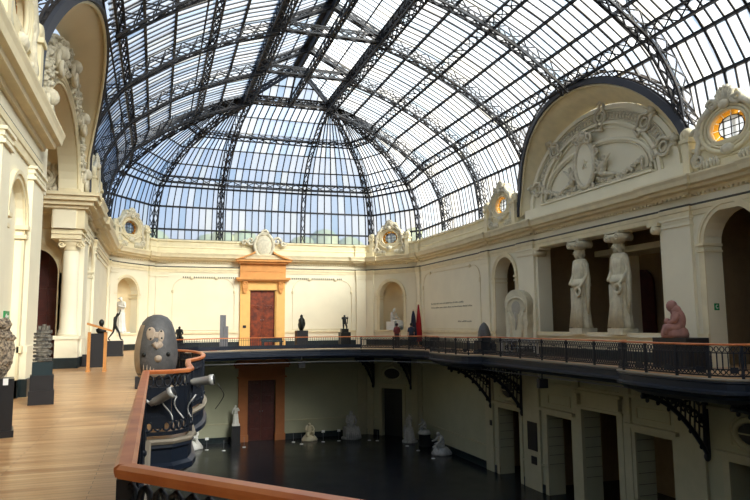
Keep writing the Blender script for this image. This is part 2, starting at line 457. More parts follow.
pr_rest = pr_rest[:i_l[0]]+[(XL, 31.4)] if i_l else pr_rest
trim('trim_2', [(0, 7.12), (.14, 7.12), (.14, 7.42), (.18, 7.45), (.18, 7.5), (.1, 7.54), (.1, 7.9), (.2, 7.93), (.2, 8.06), (-.6, 8.1), (-.6, 7.9), (0, 7.9)], paths=(pr_near, pr_rest, near_p))
trim('trim_3', [(0, 6.0), (.035, 6.0), (.05, 6.03), (.05, 6.06), (0, 6.08)], 'line')
trim('trim_4', [(0, 5.62), (.05, 5.62), (.06, 5.8), (.09, 5.82), (.09, 5.98), (0, 5.98)])
# dentil line just under the main cornice
m = MB()
for P in (full,):
    for i in range(len(P)-1):
        a, b = Vector(P[i]), Vector(P[i+1]); L = (b-a).length
        if L < .8: continue
        d = (b-a)/L; nn = Vector((-d.y, d.x)); k = int(L/.2)
        for q in range(k):
            c = a+d*(q+.5)*L/k
            f = Fr((c.x, c.y), d, nn); m.fr = f; m.box(-.055, .055, 0, .13, 6.34, 6.42)
struct(m, 'trim_5', 'trimp')
# skirting of the gallery and of the court
def skirt(name, frs, z0, z1, mt, dv=.06):
    m = MB()
    for fr, spans in frs:
        m.fr = fr
        for a, b in spans: m.box(a, b, 0, dv, z0, z1)
    return struct(m, name, mt)
sp_r = [(-8, 9), (11.2, 16.3), (18.7, 32.1), (34.4, YC)]
sp_l = [(-8, 3), (6, 15.4), (17.3, 19.2), (29.9, 32.1), (34.4, YC)]
ch = [(-CL, CL)]; fa = [(XCL-CX, -1.75), (1.25, XCR-CX)]
skirt('baseboard_gallery', [(FR, sp_r), (FL, sp_l), (FCR, ch), (FCL, ch), (FF, fa)], 0, .42, 'base')
skirt('trim_6', [(FR, sp_r), (FL, sp_l), (FCR, ch), (FCL, ch), (FF, fa)], 1.05, 1.2, 'trimp', .1)
lo = [(-8, 9), (11.2, 15.9), (18.2, 20.8), (22.9, 23.9), (26.4, 27.3), (29.4, 32.1), (34.4, YC)]
chl = [(-CL, -1.1), (1.1, CL)]; fal = [(XCL-CX, -1.75), (1.25, XCR-CX)]
skirt('baseboard_court', [(FR, lo), (FL, lo), (FCR, chl), (FCL, chl), (FF, fal)], ZL, ZL+.42, 'base')
skirt('trim_7', [(FR, lo), (FL, lo), (FCR, chl), (FCL, chl), (FF, fal)], ZL+1.32, ZL+1.42, 'lowertrim', .08)
skirt('trim_8', [(FR, [(-8, YC)]), (FL, [(-8, YC)]), (FCR, ch), (FCL, ch), (FF, [(XCL-CX, XCR-CX)])], -1.5, -1.38, 'lowertrim', .1)
skirt('trim_9', [(FR, [(-8, YC)]), (FL, [(-8, YC)]), (FCR, ch), (FCL, ch), (FF, [(XCL-CX, XCR-CX)])], -1.06, -.98, 'lowertrim', .06)

# pilasters
def pilaster(m, fr, a, b, z0, z1, j=.13, cap=True, low=False):
    m.fr = fr; m.box(a, b, 0, j, z0, z1)
    if cap:
        m.box(a-.05, b+.05, 0, j+.06, z1-.34, z1-.26); m.box(a-.03, b+.03, 0, j+.03, z1-.18, z1); m.box(a-.07, b+.07, 0, j+.08, z1-.07, z1)
    m.box(a-.05, b+.05, 0, j+.05, z0+(1.05), z0+1.2); m.box(a-.04, b+.04, 0, j+.04, z0, z0+1.05)
m = MB()
for a, b in PR: pilaster(m, FR, a, b, 0, 5.62)
for a, b in [(29.95, 31.5), (35.0, 35.9), (45.9, 46.6), (9.5, 10.4), (14.2, 15.0), (17.65, 19.15)]: pilaster(m, FL, a, b, 0, 5.62)
for fr in (FCR, FCL):
    for a, b in [(-CL+.05, -CL+.75), (CL-.75, CL-.05)]: pilaster(m, fr, a, b, 0, 5.62)
for a, b in [(-8.1, -7.3), (7.3, 8.1)]: pilaster(m, FF, a, b, 0, 5.62)
struct(m, 'wall_pilasters', 'plaster')
m = MB()
for a, b in PR:
    m.fr = FR; m.box(a-.06, b+.06, 0, .19, 0, .42)
for a, b in [(29.95, 31.5), (35.0, 35.9), (45.9, 46.6), (9.5, 10.4), (14.2, 15.0), (17.65, 19.15)]:
    m.fr = FL; m.box(a-.08, b+.08, 0, .22, 0, .42)
for fr in (FCR, FCL):
    m.fr = fr
    for a, b in [(-CL+.05, -CL+.75), (CL-.75, CL-.05)]: m.box(a-.05, b+.05, 0, .2, 0, .42)
struct(m, 'baseboard_pilasters', 'base')
m = MB()
for a, b in PR+[(23.1, 23.7), (26.6, 27.1)]: 
    m.fr = FR; m.box(a, b, 0, .12, ZL, -.6)
for a, b in PR: m.fr = FL; m.box(a, b, 0, .12, ZL, -.6)
for fr in (FCR, FCL):
    m.fr = fr
    for a, b in [(-CL+.05, -CL+.6), (CL-.6, CL-.05)]: m.box(a, b, 0, .12, ZL, -.6)
m.fr = FF
for a, b in [(-8.1, -7.4), (7.4, 8.1)]: m.box(a, b, 0, .12, ZL, -.6)
# lintel cornices and panels over the court openings
for fr in (FR, FL):
    m.fr = fr
    for a, b, z in ((32.1, 34.4, -3.2), (27.3, 29.4, -3.0), (20.8, 22.9, -2.9), (15.9, 18.2, -3.2), (9, 11.2, -3.2)):
        m.box(a-.28, a, 0, .08, ZL, z+.02); m.box(b, b+.28, 0, .08, ZL, z+.02)
        m.box(a-.3, b+.3, 0, .1, z, z+.2); m.box(a-.42, b+.42, 0, .3, z+.2, z+.34)
        m.box(a+.1, b-.1, 0, .05, z+.55, z+.6); m.box(a+.1, b-.1, 0, .05, z+1.0, z+1.05)
        m.box(a+.1, a+.15, 0, .05, z+.55, z+1.05); m.box(b-.15, b-.1, 0, .05, z+.55, z+1.05)
    a, b, z = 23.9, 26.4, -2.35
    m.box(a-.35, a, 0, .16, ZL, z); m.box(b, b+.35, 0, .16, ZL, z); m.box(a-.4, b+.4, 0, .22, z, z+.12)
    m.box(a-.35, b+.35, 0, .12, z+.12, z+.72); m.box(a-.45, b+.45, 0, .32, z+.72, z+.84)
    for u in (a-.18, b+.18): m.box(u-.15, u+.15, .1, .34, z+.2, z+.7)
for fr in (FCR, FCL):
    m.fr = fr
    m.box(-1.2, -.95, 0, .1, ZL, -3.2); m.box(.95, 1.2, 0, .1, ZL, -3.2); m.box(-1.2, 1.2, 0, .1, -3.35, -3.1); m.box(-1.35, 1.35, 0, .2, -3.1, -2.98)
# rusticated jamb lines inside the deep openings
struct(m, 'wall_lower_trim', 'lowertrim')
m = MB()
for fr in (FR, FL):
    m.fr = fr
    for a, b, z in ((32.1, 34.4, -3.2), (27.3, 29.4, -3.0), (23.9, 26.4, -2.35), (20.8, 22.9, -2.9)):
        for u, s in ((a, 1), (b, -1)):
            zz = ZL+1.5
            while zz < z-.2:
                m.box(min(u, u+s*.012), max(u, u+s*.012), -.88, -.02, zz, zz+.02); zz += .45
struct(m, 'trim_10', 'line')

# arch mouldings
m = MB()
def archi(fr, a, b, zs, w=.26, z0=0):
    m.fr = fr; c = (a+b)/2; r = (b-a)/2
    m.annulus(c, zs, r, r+w*.55, 0, pi, 0, .06, 20); m.annulus(c, zs, r+w*.55, r+w, 0, pi, 0, .1, 20)
    for u, s in ((a, -1), (b, 1)):
        u0, u1 = sorted((u, u+s*w)); m.box(u0, u1, 0, .05, z0, zs)
        u0, u1 = sorted((u-s*.06, u+s*(w+.04))); m.box(u0, u1, -.79, .1, zs-.3, zs-.22); m.box(u0, u1, -.79, .13, zs-.08, zs+.02)
archi(FR, 32.1, 34.4, 4.3); archi(FR, 16.3, 18.7, 4.5); archi(FR, 9, 11.2, 4.3)
archi(FL, 32.1, 34.4, 4.3); archi(FL, 15.4, 17.3, 4.05, .2); archi(FL, 3, 6, 4.5)
archi(FCR, -1.12, 1.12, 3.9, .24, 1.2); archi(FCL, -1.12+NO, 1.12+NO, 3.9, .2, 1.2)
# shallow wall panels with curved upper corners
def wpanel(fr, a, b, z0, z1, w=.05):
    m.fr = fr; r = .9
    pts = [(a, z0), (b, z0), (b, z1-r)]+[(b-r+r*sin(t)*0+0, 0) for t in ()]
    for i in range(7): t = pi/2*i/6; pts.append((b-r*sin(t)*1.0 if False else b-r+r*cos(t), z1-r+r*sin(t)))
    for i in range(7): t = pi/2*i/6; pts.append((a+r-r*sin(t), z1-r+r*cos(t)))
    m.tube([(u, .01, z) for u, z in pts], .03, 4, closed=True)
    for u in (a+r*1.5, b-r*1.5):
        m.ball((u, .05, z1), (.14, .06, .12), 8, 5)
    for u in (a, b): m.ball((u, .05, z1-r*1.1), (.09, .05, .16), 8, 5)
wpanel(FR, 36.3, 45.4, 1.3, 5.35); wpanel(FL, 36.3, 45.4, 1.3, 5.35)
wpanel(FF, -6.9, -2.4, 1.3, 5.2); wpanel(FF, 2.1, 6.9, 1.3, 5.2)
struct(m, 'trim_11', 'trimp')
m = MB(FF)
for a, b in ((-6.2, -2.1), (1.7, 6.2)):
    k = int((b-a)/.16)
    for q in range(k): m.box(a+q*.16, a+q*.16+.07, 0, .04, 5.2, 5.32)
struct(m, 'trim_12', 'line')

# ------------------------------------------------------------------ portico bay (right): lining, lunette and hood
HR, HZ = 5.6, 6.6
m = MB(FR)
m.box(20.9, 29.8, -.8, .12, 1.0, 1.1)
for u in (22.2, 27.4): m.box(u-.35, u+.35, -4.2, -3.6, 0, 5)
m.box(20.9, 29.8, -5.4, -3.6, 5.2, 5.5)
struct(m, 'wall_portico', 'plaster')

EA, EB, EZ = 6.1, 5.05, 7.4                      # front rim of a hood (ellipse)
TA, TB, TZ = 5.4, 3.85, 7.75; TV = -.3           # closing wall behind it
def rim_v(z): return .05+.95*max(0, (z-8.9)/3.55)**1.25
HC, HA = {1: PC, -1: 24.35}, {1: EA, -1: 6.6}; SIDE = 1
def rim_pt(a, da=0, db=0, dv=0):
    z = EZ+(EB+db)*sin(a); return (HC[SIDE]+(HA[SIDE]+da)*cos(a), rim_v(EZ+EB*sin(a))+dv, z)
def loft(m, rows, smooth=True):
    n = len(rows[0]); vs = [p for r in rows for p in r]
    m.add(vs, [(j*n+i, j*n+i+1, (j+1)*n+i+1, (j+1)*n+i) for j in range(len(rows)-1) for i in range(n-1)], smooth)
AN = [.02+(pi-.04)*i/40 for i in range(41)]
def lunette_shell(fr, name):
    global SIDE
    SIDE = 1 if fr is FR else -1; ex = 0 if fr is FR else .35; pc = PC-ex
    m = MB(fr)
    back = [(pc+(TA+ex+.08)*cos(a), TV, TZ+(TB+.08)*sin(a)) for a in AN]
    back2 = [(pc+(TA+ex+.3)*cos(a), TV-.1, TZ+(TB+.3)*sin(a)) for a in AN]
    frt = [rim_pt(a, -.05, -.05) for a in AN]; frt2 = [rim_pt(a, .12, .12) for a in AN]
    mid = [tuple(.5*(x+y) for x, y in zip(p, q)) for p, q in zip(back, frt)]
    loft(m, [back, mid, frt, frt2, back2, back])
    struct(m, name+'_hood', 'trimp' if fr is FR else 'hood')  # left soffit takes the sun-warmed copy of the cream
    m = MB(fr)
    loft(m, [[rim_pt(a, -.02, -.02, .02) for a in AN], [rim_pt(a, -.02, -.02, .16) for a in AN], [rim_pt(a, .26, .26, .1) for a in AN], [rim_pt(a, .28, .28, -.15) for a in AN], [rim_pt(a, .1, .1, -.2) for a in AN]], False)
    struct(m, name+'_rim', 'rimd')
    m = MB(fr); m.tube([rim_pt(a, -.08, -.08, .02) for a in AN], .06, 5); struct(m, name+'_rim_bead', 'trimp')
lunette_shell(FR, 'wall_right_lunette'); lunette_shell(FL, 'wall_left_lunette')
SQ = TB/TA
def eann(m, r0, r1, a0, a1, v0, v1, n=32): m.annulus(PC, TZ, r0, r1, a0, a1, v0, v1, n, SQ)
def ept(r, a, v): return (PC+r*cos(a), v, TZ+r*SQ*sin(a))
m = MB(FR)
m.prism([(PC+5.5*cos(pi*i/32), TZ+5.5*SQ*sin(pi*i/32)) for i in range(33)]+[(PC-5.5, 7.0), (PC+5.5, 7.0)], TV-.5, TV)
eann(m, 5.15, 5.42, .0, pi, TV, TV+.12); eann(m, 4.25, 4.42, .0, pi, TV, TV+.16); eann(m, 4.0, 4.1, 0, pi, TV, TV+.08)
m.box(PC-5.9, PC+5.9, TV, .1, 7.1, 7.3); m.box(PC-5.7, PC+5.7, TV, .0, 7.3, 7.75); m.box(PC-4.1, PC+4.1, TV, .06, 7.78, 7.86)
pan = [(PC+3.9*cos(pi*i/24), TV+.06, 7.98+2.0*sin(pi*i/24)**.8) for i in range(25)]
m.tube(pan, .1, 6, closed=True); m.tube([(PC+(u-PC)*.93, v, 8.08+(z-7.98)*.9) for u, v, z in pan], .045, 5, closed=True)
struct(m, 'wall_right_tympanum', 'plaster')
lun = thing('coat_of_arms_relief', 'stucco shield with garlands and cherubs in the arched lunette above the draped column figures', 'relief', tuple(FR(PC, 0, 9)))
KA = [.30, .92, 1.74, 2.42, 2.86]
for a in KA:      # five strap scrolls on the band
    m = MB(FR); R0 = 4.78; cu, _, cz = ept(R0, a, 0)
    du, dz = cos(a), sin(a)*SQ; q = sqrt(du*du+dz*dz); du /= q; dz /= q; tu, tz = -dz, du
    P = lambda x, y, v: (cu+tu*x+du*y, TV+v, cz+tz*x+dz*y)
    for sg in (-1, 1):
        m.tube([P(sg*.14, .62, .14), P(sg*.16, .34, .16), P(sg*.36, .14, .16), P(sg*.36, -.12, .16), P(sg*.17, -.32, .16), P(sg*.2, -.62, .14)], .07, 6)
    m.tube([P(-.26, .64, .16), P(.26, .64, .16)], .08, 6); m.tube([P(-.26, -.62, .14), P(.26, -.62, .14)], .06, 6)
    m.ring((cu, TV+.14, cz), .2, .2, .05, n=14); m.tube([P(0, .6, .18), P(0, .86, .2)], [.16, .1], 7)
    m.build('strapwork_clasp', 'ornament', lun)
for a0_, a1_ in ((KA[0]+.09, KA[1]-.08), (KA[1]+.08, KA[2]-.08), (KA[2]+.08, KA[3]-.08), (KA[3]+.08, KA[4]-.06)):
    m = MB(FR); eann(m, 4.52, 4.56, a0_, a1_, TV, TV+.09, 10); eann(m, 5.0, 5.04, a0_, a1_, TV, TV+.09, 10); k = max(4, int((a1_-a0_)*22))
    for q in range(k+1):
        aa = a0_+(a1_-a0_)*q/k; m.bar(ept(4.52, aa, TV+.03), ept(5.04, aa+.03, TV+.03), .05); m.bar(ept(5.04, aa, TV+.03), ept(4.52, aa+.03, TV+.03), .05)
        m.ball(ept(4.78, aa+.012, TV+.04), (.08, .06, .08), 6, 4)
    m.build('band_panel', 'ornament', lun)
sc = (PC+.3, TV+.25, 9.12)
m = MB(FR); pts = []
for i in range(24):
    t = 2*pi*i/24; pts.append((.6*cos(t)*(1+.1*sin(t)), 1.0*sin(t)))
m.prism([(sc[0]+u, sc[2]+z) for u, z in pts], TV, TV+.3)
for i in range(5):
    t = 2*pi*i/5+pi/2; m.bar((sc[0], TV+.32, sc[2]), (sc[0]+.24*cos(t), TV+.32, sc[2]+.24*sin(t)), .06)
m.build('shield', 'plaster', lun, label='smooth oval shield with raised star')
m = MB(FR); m.ring((sc[0], TV+.28, sc[2]), .7, 1.1, .12, n=28, m=6)
for sg in (-1, 1):
    m.scroll((sc[0]+sg*.42, sc[1]+.1, sc[2]+1.2), .3, .1, 1.4, sg, 0); m.scroll((sc[0]+sg*.78, sc[1], sc[2]+.45), .24, .08, 1.3, sg, pi/2)
    m.scroll((sc[0]+sg*.75, sc[1], sc[2]-.4), .28, .09, 1.3, -sg, pi/2); m.scroll((sc[0]+sg*.35, sc[1], sc[2]-1.1), .22, .09, 1.3, sg, 0)
m.ball((sc[0], sc[1]+.1, sc[2]+1.3), (.26, .2, .22)); m.ring((sc[0], sc[1]+.1, sc[2]+1.3), .36, .26, .07, n=14)
m.build('shield_frame', 'ornament', lun)
for s in (-1, 1):
    m = MB(FR); rnd = random.Random(4)
    for k in range(26):
        q = k/25; u = sc[0]+s*(.7+2.9*q); z = 8.3-.42*sin(pi*q)+.25*q
        for j in range(3): m.ball((u+rnd.uniform(-.05, .05), TV+.12, z+rnd.uniform(-.1, .1)*(.6+sin(pi*q))), .07+.06*sin(pi*q)*rnd.random(), 6, 4)
    for zz in (0, -.15, -.3): m.tube([(sc[0]+s*3.5, TV+.1, 8.6), (sc[0]+s*3.65, TV+.12, 8.4+zz), (sc[0]+s*3.55, TV+.1, 8.1+zz*.5)], [.05, .05, .02], 5)
    m.build('garland', 'ornament', lun)
    m = MB(FR)
    V = [(0, 0, 0), (s*.08, .02, .3), (s*.12, .05, .55), (-s*.0, .1, -.1), (s*.5, .08, -.2), (s*.95, .06, -.3), (-s*.15, .12, .5), (-s*.35, .12, .7), (s*.35, .1, .5), (s*.65, .1, .72), (s*.14, .08, .78)]
    E = [(0, 1), (1, 2), (2, 10), (0, 3), (3, 4), (4, 5), (1, 6), (6, 7), (1, 8), (8, 9)]
    vv, ff = skin(V, E, [.15, .15, .08, .13, .09, .05, .07, .04, .07, .04, .12])
    m.add([(sc[0]+s*1.15+x, TV+.15+y, 8.5+z) for x, y, z in vv], ff, True); m.build('cherub', 'ornament', lun)
zc = EZ
# ------------------------------------------------------------------ left porch: open arch under the hood
AA, AB, AZ = 4.5, 2.8, 7.2
m = MB(FL); n = 28
poly = [(PC-5.5, 7.0), (PC-AA, 7.0)]+[(PC-AA*cos(pi*i/n), AZ+AB*sin(pi*i/n)) for i in range(n+1)]+[(PC+AA, 7.0), (PC+5.5, 7.0)]
poly += [(PC+5.5*cos(pi*i/n), TZ+5.5*SQ*sin(pi*i/n)) for i in range(n+1)]
m.prism(poly, -.95, -.25)
struct(m, 'wall_left_tympanum', 'plaster')
m = MB(FL); loft(m, [[(PC+(AA+.02)*cos(pi*i/n), v, AZ+(AB+.02)*sin(pi*i/n)) for i in range(n+1)] for v in (-.26, -.96)]); loft(m, [[(PC+(AA+.5)*cos(pi*i/n), v, AZ+(AB+.8)*sin(pi*i/n)) for i in range(n+1)] for v in (-.9, -4.6)])
struct(m, 'wall_porch_vault', 'hood')
m = MB(FL)
for r, t in ((.06, .06), (.22, .05), (.34, .09)): m.tube([(PC+(AA+r)*cos(pi*i/n), -.2, AZ+(AB+r)*sin(pi*i/n)) for i in range(n+1)], t, 5)
for u in (PC-AA-.5, PC+AA-.1): m.box(u, u+.6, -.95, -.1, 7.0, 7.45)
struct(m, 'trim_13', 'trimp')
m = MB(FL)
m.box(19.0, 19.2, -5, -.75, 0, 9.0); m.box(19.2, 21, -.95, -.1, 5.5, 7.0); m.box(28.6, 29.95, -.95, -.1, 5.62, 7.0)
struct(m, 'wall_porch_sides', 'plaster')
FP = Fr((XL, 30.0), (-1, 0), (0, -1))             # far side wall of the porch, faces the camera; u grows away from the hall
m = MB(FP); wall(m, .7, 4.7, 0, 11.0, [(.85, 2.95, 0, 3.9, True)], .4); struct(m, 'wall_porch_far_side', 'plaster')
m = MB(FP); m.fr = FP; c_, r_ = 1.9, 1.05
m.annulus(c_, 3.9, r_, r_+.22, 0, pi, 0, .08, 20); m.annulus(c_, 3.9, r_+.22, r_+.4, 0, pi, 0, .12, 20)
m.box(.7, .85, 0, .1, 0, 3.9); m.box(2.95, 3.2, 0, .1, 0, 3.9); m.box(.7, 4.7, 0, .06, 5.75, 5.82); m.box(.7, 4.7, 0, .3, 6.4, 6.9)
struct(m, 'trim_14', 'trimp')
m = MB(FP); rnd = random.Random(2)
for q in range(4):
    m.scroll((1.0+.5*(q % 2), .1, 7.5+.42*q), .3, .09, 1.4, 1 if q % 2 else -1, q); m.ball((1.1+.35*(q % 2), .1, 7.4+.4*q), (.2, .12, .2))
m.ring((1.9, .08, 8.2), .8, .9, .1); struct(m, 'wall_porch_relief', 'ornament')
m = MB(FP); m.box(.6, 3.4, -1.5, -1.4, 0, 5.4)
for k in range(5): m.box(.9+k*.5, .96+k*.5, -1.4, -1.34, 0, 5.2)
for z in (.4, 2.2, 3.3): m.box(.6, 3.4, -1.4, -1.32, z, z+.12)
struct(m, 'door_porch', 'wood_dark')
m = MB(FL); wall(m, 19.2, 30.0, 0, 11.2, [], .4)
for i in range(len(m.v)): m.v[i] = m.v[i]+FL.n*-4.6
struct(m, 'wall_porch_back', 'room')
m = MB(FL); rnd = random.Random(11)
for k in range(60):     # stucco relief following the open arch
    a = .03+(pi-.06)*k/59
    for q in range(6):
        rr = q*.15+rnd.uniform(-.06, .06); aa = a+rnd.uniform(-.04, .04)
        m.ball((PC+(AA+.5+rr)*cos(aa), -.2+rnd.uniform(0, .1), AZ+.1+(AB+.5+rr*1.2)*sin(aa)), (rnd.uniform(.04, .12), rnd.uniform(.1, .18), rnd.uniform(.04, .16)), 6, 4, rot=Matrix.Rotation(rnd.random()*3, 3, 'Y'))
        if rnd.random() < .25: m.scroll((PC+(AA+.55+rr)*cos(aa), -.1, AZ+.1+(AB+.5+rr*1.2)*sin(aa)), .18, .045, 1.3, 1, rnd.random()*6, n=10)
for a in (.2, .85, pi/2, pi-.85, pi-.2):
    cu, cz = PC+(AA+.7)*cos(a), AZ+(AB+.8)*sin(a); m.ring((cu, .0, cz), .36, .36, .09, n=14); m.ball((cu, .05, cz+.3), (.26, .24, .26)); m.scroll((cu-.2, .1, cz-.3), .3, .09, 1.4); m.ball((cu+.3, .0, cz-.2), (.14, .14, .2))
struct(m, 'wall_left_arch_relief', 'ornament')

# ------------------------------------------------------------------ bull's-eye windows with scrolled frames on the parapet
def cartouche(fr, u, label, sc=1.0, v=.1, amber=True):
    p = fr(u, 0, 8.0)
    t = thing('bullseye_window', label, 'round window', tuple(p), "bull's-eye windows along the parapet")
    zc2 = 8.5; k = sc; rx, rz = .74*k, .56*k
    for s in (-1, 1):
        m = MB(fr)
        m.box(u+s*1.6*k-.16, u+s*1.6*k+.16, -.1, .34, 7.1, 8.35); m.box(u+s*1.6*k-.24, u+s*1.6*k+.24, -.15, .4, 8.35, 8.47)
        m.scroll((u+s*1.6*k, .12, 8.66), .24, .13, 1.3, s, -pi/2, v=.1); m.ball((u+s*1.6*k, .12, 8.72), (.2, .22, .24)); m.box(u+s*1.6*k-.14, u+s*1.6*k+.14, 0, .28, 8.45, 8.6)
        m.build('scroll_post', 'trimp', t)
    m = MB(fr)
    out = [(u+s_*x*k, z) for s_, pts in ((-1, [(1.42, 7.1), (1.4, 7.75), (1.15, 8.0), (1.2, 8.5), (1.0, 9.0), (.62, 9.3), (.4, 9.75)]), (1, [(.4, 9.75), (.62, 9.3), (1.0, 9.0), (1.2, 8.5), (1.15, 8.0), (1.4, 7.75), (1.42, 7.1)])) for x, z in pts]
    N = 32; loop = [(u+rx*cos(2*pi*i/N), zc2+rz*sin(2*pi*i/N)) for i in range(N)]
    tr = tessellate_polygon([[Vector((a, b, 0)) for a, b in out], [Vector((a, b, 0)) for a, b in loop]]); Q = out+loop; q = len(Q); no = len(out)
    fs = [tuple(x) for x in tr]+[tuple(q+i for i in reversed(x)) for x in tr]+[(i, (i+1) % no, q+(i+1) % no, q+i) for i in range(no)]+[(no+i, no+(i+1) % N, q+no+(i+1) % N, q+no+i) for i in range(N)]
    m.add([(a, .12, b) for a, b in Q]+[(a, -.3, b) for a, b in Q], fs)
    for r_, t_, v_ in ((1.0, .06, .14), (1.18, .05, .16), (1.42, .09, .14)): m.ring((u, v_, zc2), rx*r_, rz*r_, t_*k, n=30, m=6)
    fo = m.build('frame', 'trimp', t)
    m = MB(fr); rnd = random.Random(int(u*10))
    for s in (-1, 1):
        m.tube([(u+s*1.3*k, .16, 7.35), (u+s*1.38*k, .18, 7.6), (u+s*1.2*k, .2, 7.85), (u+s*1.12*k, .2, 8.25), (u+s*1.2*k, .18, 8.5), (u+s*1.0*k, .2, 9.0), (u+s*.6*k, .2, 9.3)], [.1*k, .14*k, .1*k, .09*k, .13*k, .1*k, .12*k], 7)
        m.scroll((u+s*1.2*k, .2, 8.55), .2*k, .08*k, 1.3, s, 0); m.scroll((u+s*1.2*k, .2, 7.55), .24*k, .08*k, 1.3, -s, 0); m.scroll((u+s*.48*k, .22, 9.4), .2*k, .08*k, 1.4, s, 0)
        for q_ in range(7): m.tube([(u+s*(.45+.13*q_)*k, .14, 7.15), (u+s*(.4+.14*q_)*k, .2, 7.35+.05*(q_ % 3)), (u+s*(.5+.13*q_)*k, .16, 7.55)], [.05, .07, .03], 5)
    for q_ in range(9):
        a = pi*(q_+.5)/9; m.tube([(u, .18, 9.25), (u+.3*k*cos(a), .24, 9.45+.25*sin(a)), (u+.42*k*cos(a), .18, 9.45+.5*k*sin(a))], [.05, .075, .05], 5)
    m.ball((u, .25, 9.3), (.2*k, .14, .18)); m.ball((u, .22, 7.68), (.26*k, .16, .2)); m.ring((u, .2, 9.6), .3*k, .28*k, .06, n=16)
    m.build('scrollwork', 'ornament', fo)
    m = MB(fr); n = 12
    for k2 in range(n):
        a, b = 2*pi*k2/n+.03, 2*pi*(k2+1)/n-.03
        m.add([(u+r*rx*cos(x), -.05, zc2+r*rz*sin(x)) for r, x in ((.66, a), (1, a), (1, b), (.66, b))], [(0, 1, 2, 3)])
    m.build('coloured_border', 'amberg', t, label='amber glass border')
    m = MB(fr); m.add([(u+.65*rx*cos(2*pi*q_/20), -.05, zc2+.65*rz*sin(2*pi*q_/20)) for q_ in range(20)], [tuple(range(20))]); po = m.build('pane', 'clearg', t)
    m = MB(fr)
    for q_ in (-.4, 0, .4): m.bar((u+q_*rx, -.03, zc2-.6*rz), (u+q_*rx, -.03, zc2+.6*rz), .028); m.bar((u-.6*rx, -.03, zc2+q_*rz), (u+.6*rx, -.03, zc2+q_*rz), .028)
    m.ring((u, -.03, zc2), rx*.66, rz*.66, .018, n=22, m=4); m.build('lead_lines', 'dark', po)
    return t
cartouche(FR, 33.2, 'amber-rimmed round window in a scrolled stucco frame, just left of the right lunette', 1.0)
cartouche(FR, 17.2, 'large amber-rimmed round window in stucco scrolls at the right edge of the photo', 1.12)
cartouche(FCR, 0, 'small round window in stucco scrolls above the niche in the right far corner', 1.05)
cartouche(FCL, -.5, 'round window in stucco scrolls above the niche in the left far corner', 1.0)
cartouche(FL, 33.2, 'round window with scrolls seen edge-on beyond the left arch', 1.0)
cartouche(FL, 14.9, 'round window frame with heavy scrolls seen edge-on at the top left', 1.12)
# far cartouche over the door
t = thing('door_medallion', 'pale oval stucco medallion with side scrolls above the ochre far door', 'medallion', tuple(FF(-.25, 0, 7.6)))
m = MB(FF); m.ball((-.25, .45, 7.75), (.62, .22, .85), 18, 12); m.build('oval', 'ornament', t)
m = MB(FF); m.ring((-.25, .5, 7.75), .72, .95, .13, n=24)
for s in (-1, 1):
    m.scroll((-.25+s*1.0, .4, 8.1), .35, .12, 1.3, s, 0); m.scroll((-.25+s*1.5, .4, 7.95), .22, .1, 1.2, -s, 0)
m.scroll((-.25, .5, 8.7), .3, .12, 1.2, 1, 0)
m.build('scroll', 'ornament', t)

# ------------------------------------------------------------------ the two doors of the far wall
def panelled_door(parent, fr, a, b, z0, z1, v, mt):
    for k in range(2):
        u0 = a+(b-a)/2*k; u1 = u0+(b-a)/2
        m = MB(fr); m.box(u0+.01, u1-.01, v-.06, v, z0, z1); 
        o = m.build('door_leaf', mt, parent)
        m = MB(fr); H = z1-z0
        for za, zb in ((.06, .2), (.24, .62), (.66, .76), (.79, .96)):
            za = z0+za*H; zb = z0+zb*H
            m.box(u0+.14, u1-.14, v-.02, v+.03, za, zb); m.box(u0+.24, u1-.24, v, v+.06, za+.1, zb-.08)
        m.scroll(((u0+u1)/2-.15, v+.05, z0+.70*H), .16, .05, 1.2, 1, 0); m.scroll(((u0+u1)/2+.15, v+.05, z0+.70*H), .16, .05, 1.2, -1, pi)
        p = m.build('panel', mt, o)
        m = MB(fr); m.ball((u0+.1 if k else u1-.1, v+.04, z0+.48*H), .045, 8, 6); m.build('knob', 'grey', o)
d = thing('door_far_upper', 'red-brown panelled double door on the gallery in an ochre classical surround', 'door', tuple(FF(-.25, 0, 0)), kind='structure')
panelled_door(d, FF, -1.3, .8, 0, 4.3, -.15, 'wood_door')
m = MB(FF)
for a, b in ((-1.97, -1.3), (.8, 1.47)):
    m.box(a, b, 0, .16, 0, 4.45); m.box(a-.05, b+.05, 0, .22, 0, .5)
m.box(-1.3, -1.2, -.3, .05, 0, 4.3); m.box(.7, .8, -.3, .05, 0, 4.3); m.box(-1.97, 1.47, 0, .18, 4.35, 5.05)
m.build('architrave', 'orange_l', d)
m = MB(FF)
m.box(-2.0, 1.5, 0, .3, 5.75, 6.35); m.box(-2.3, 1.8, 0, .62, 5.12, 5.28); m.box(-2.2, 1.7, 0, .5, 5.02, 5.14); m.box(-2.0, 1.5, 0, .26, 5.28, 5.8)
m.box(-2.35, 1.85, 0, .8, 6.5, 6.62); m.box(-2.15, 1.65, 0, .6, 6.35, 6.5)
m.build('entablature', 'orange', d)
m = MB(FF)
m.prism([(-2.45, 6.62), (-1.2, 7.12), (-.95, 7.3), (-.95, 7.12), (-1.9, 6.72)], 0, .85); m.prism([(1.95, 6.62), (.7, 7.12), (.45, 7.3), (.45, 7.12), (1.4, 6.72)], 0, .85)
m.prism([(-2.3, 6.62), (1.8, 6.62), (.45, 7.1), (-.95, 7.1)], 0, .3)
m.build('broken_pediment', 'orange', d)
for u in (-1.63, 1.13):
    m = MB(FF); m.box(u-.2, u+.2, .1, .38, 4.45, 5.0); m.scroll((u-.02, .4, 4.85), .15, .06, 1.2); m.box(u-.16, u+.16, .1, .3, 4.25, 4.45); m.box(u-.1, u+.1, .1, .34, 4.1, 4.28); m.build('console', 'orange', d)
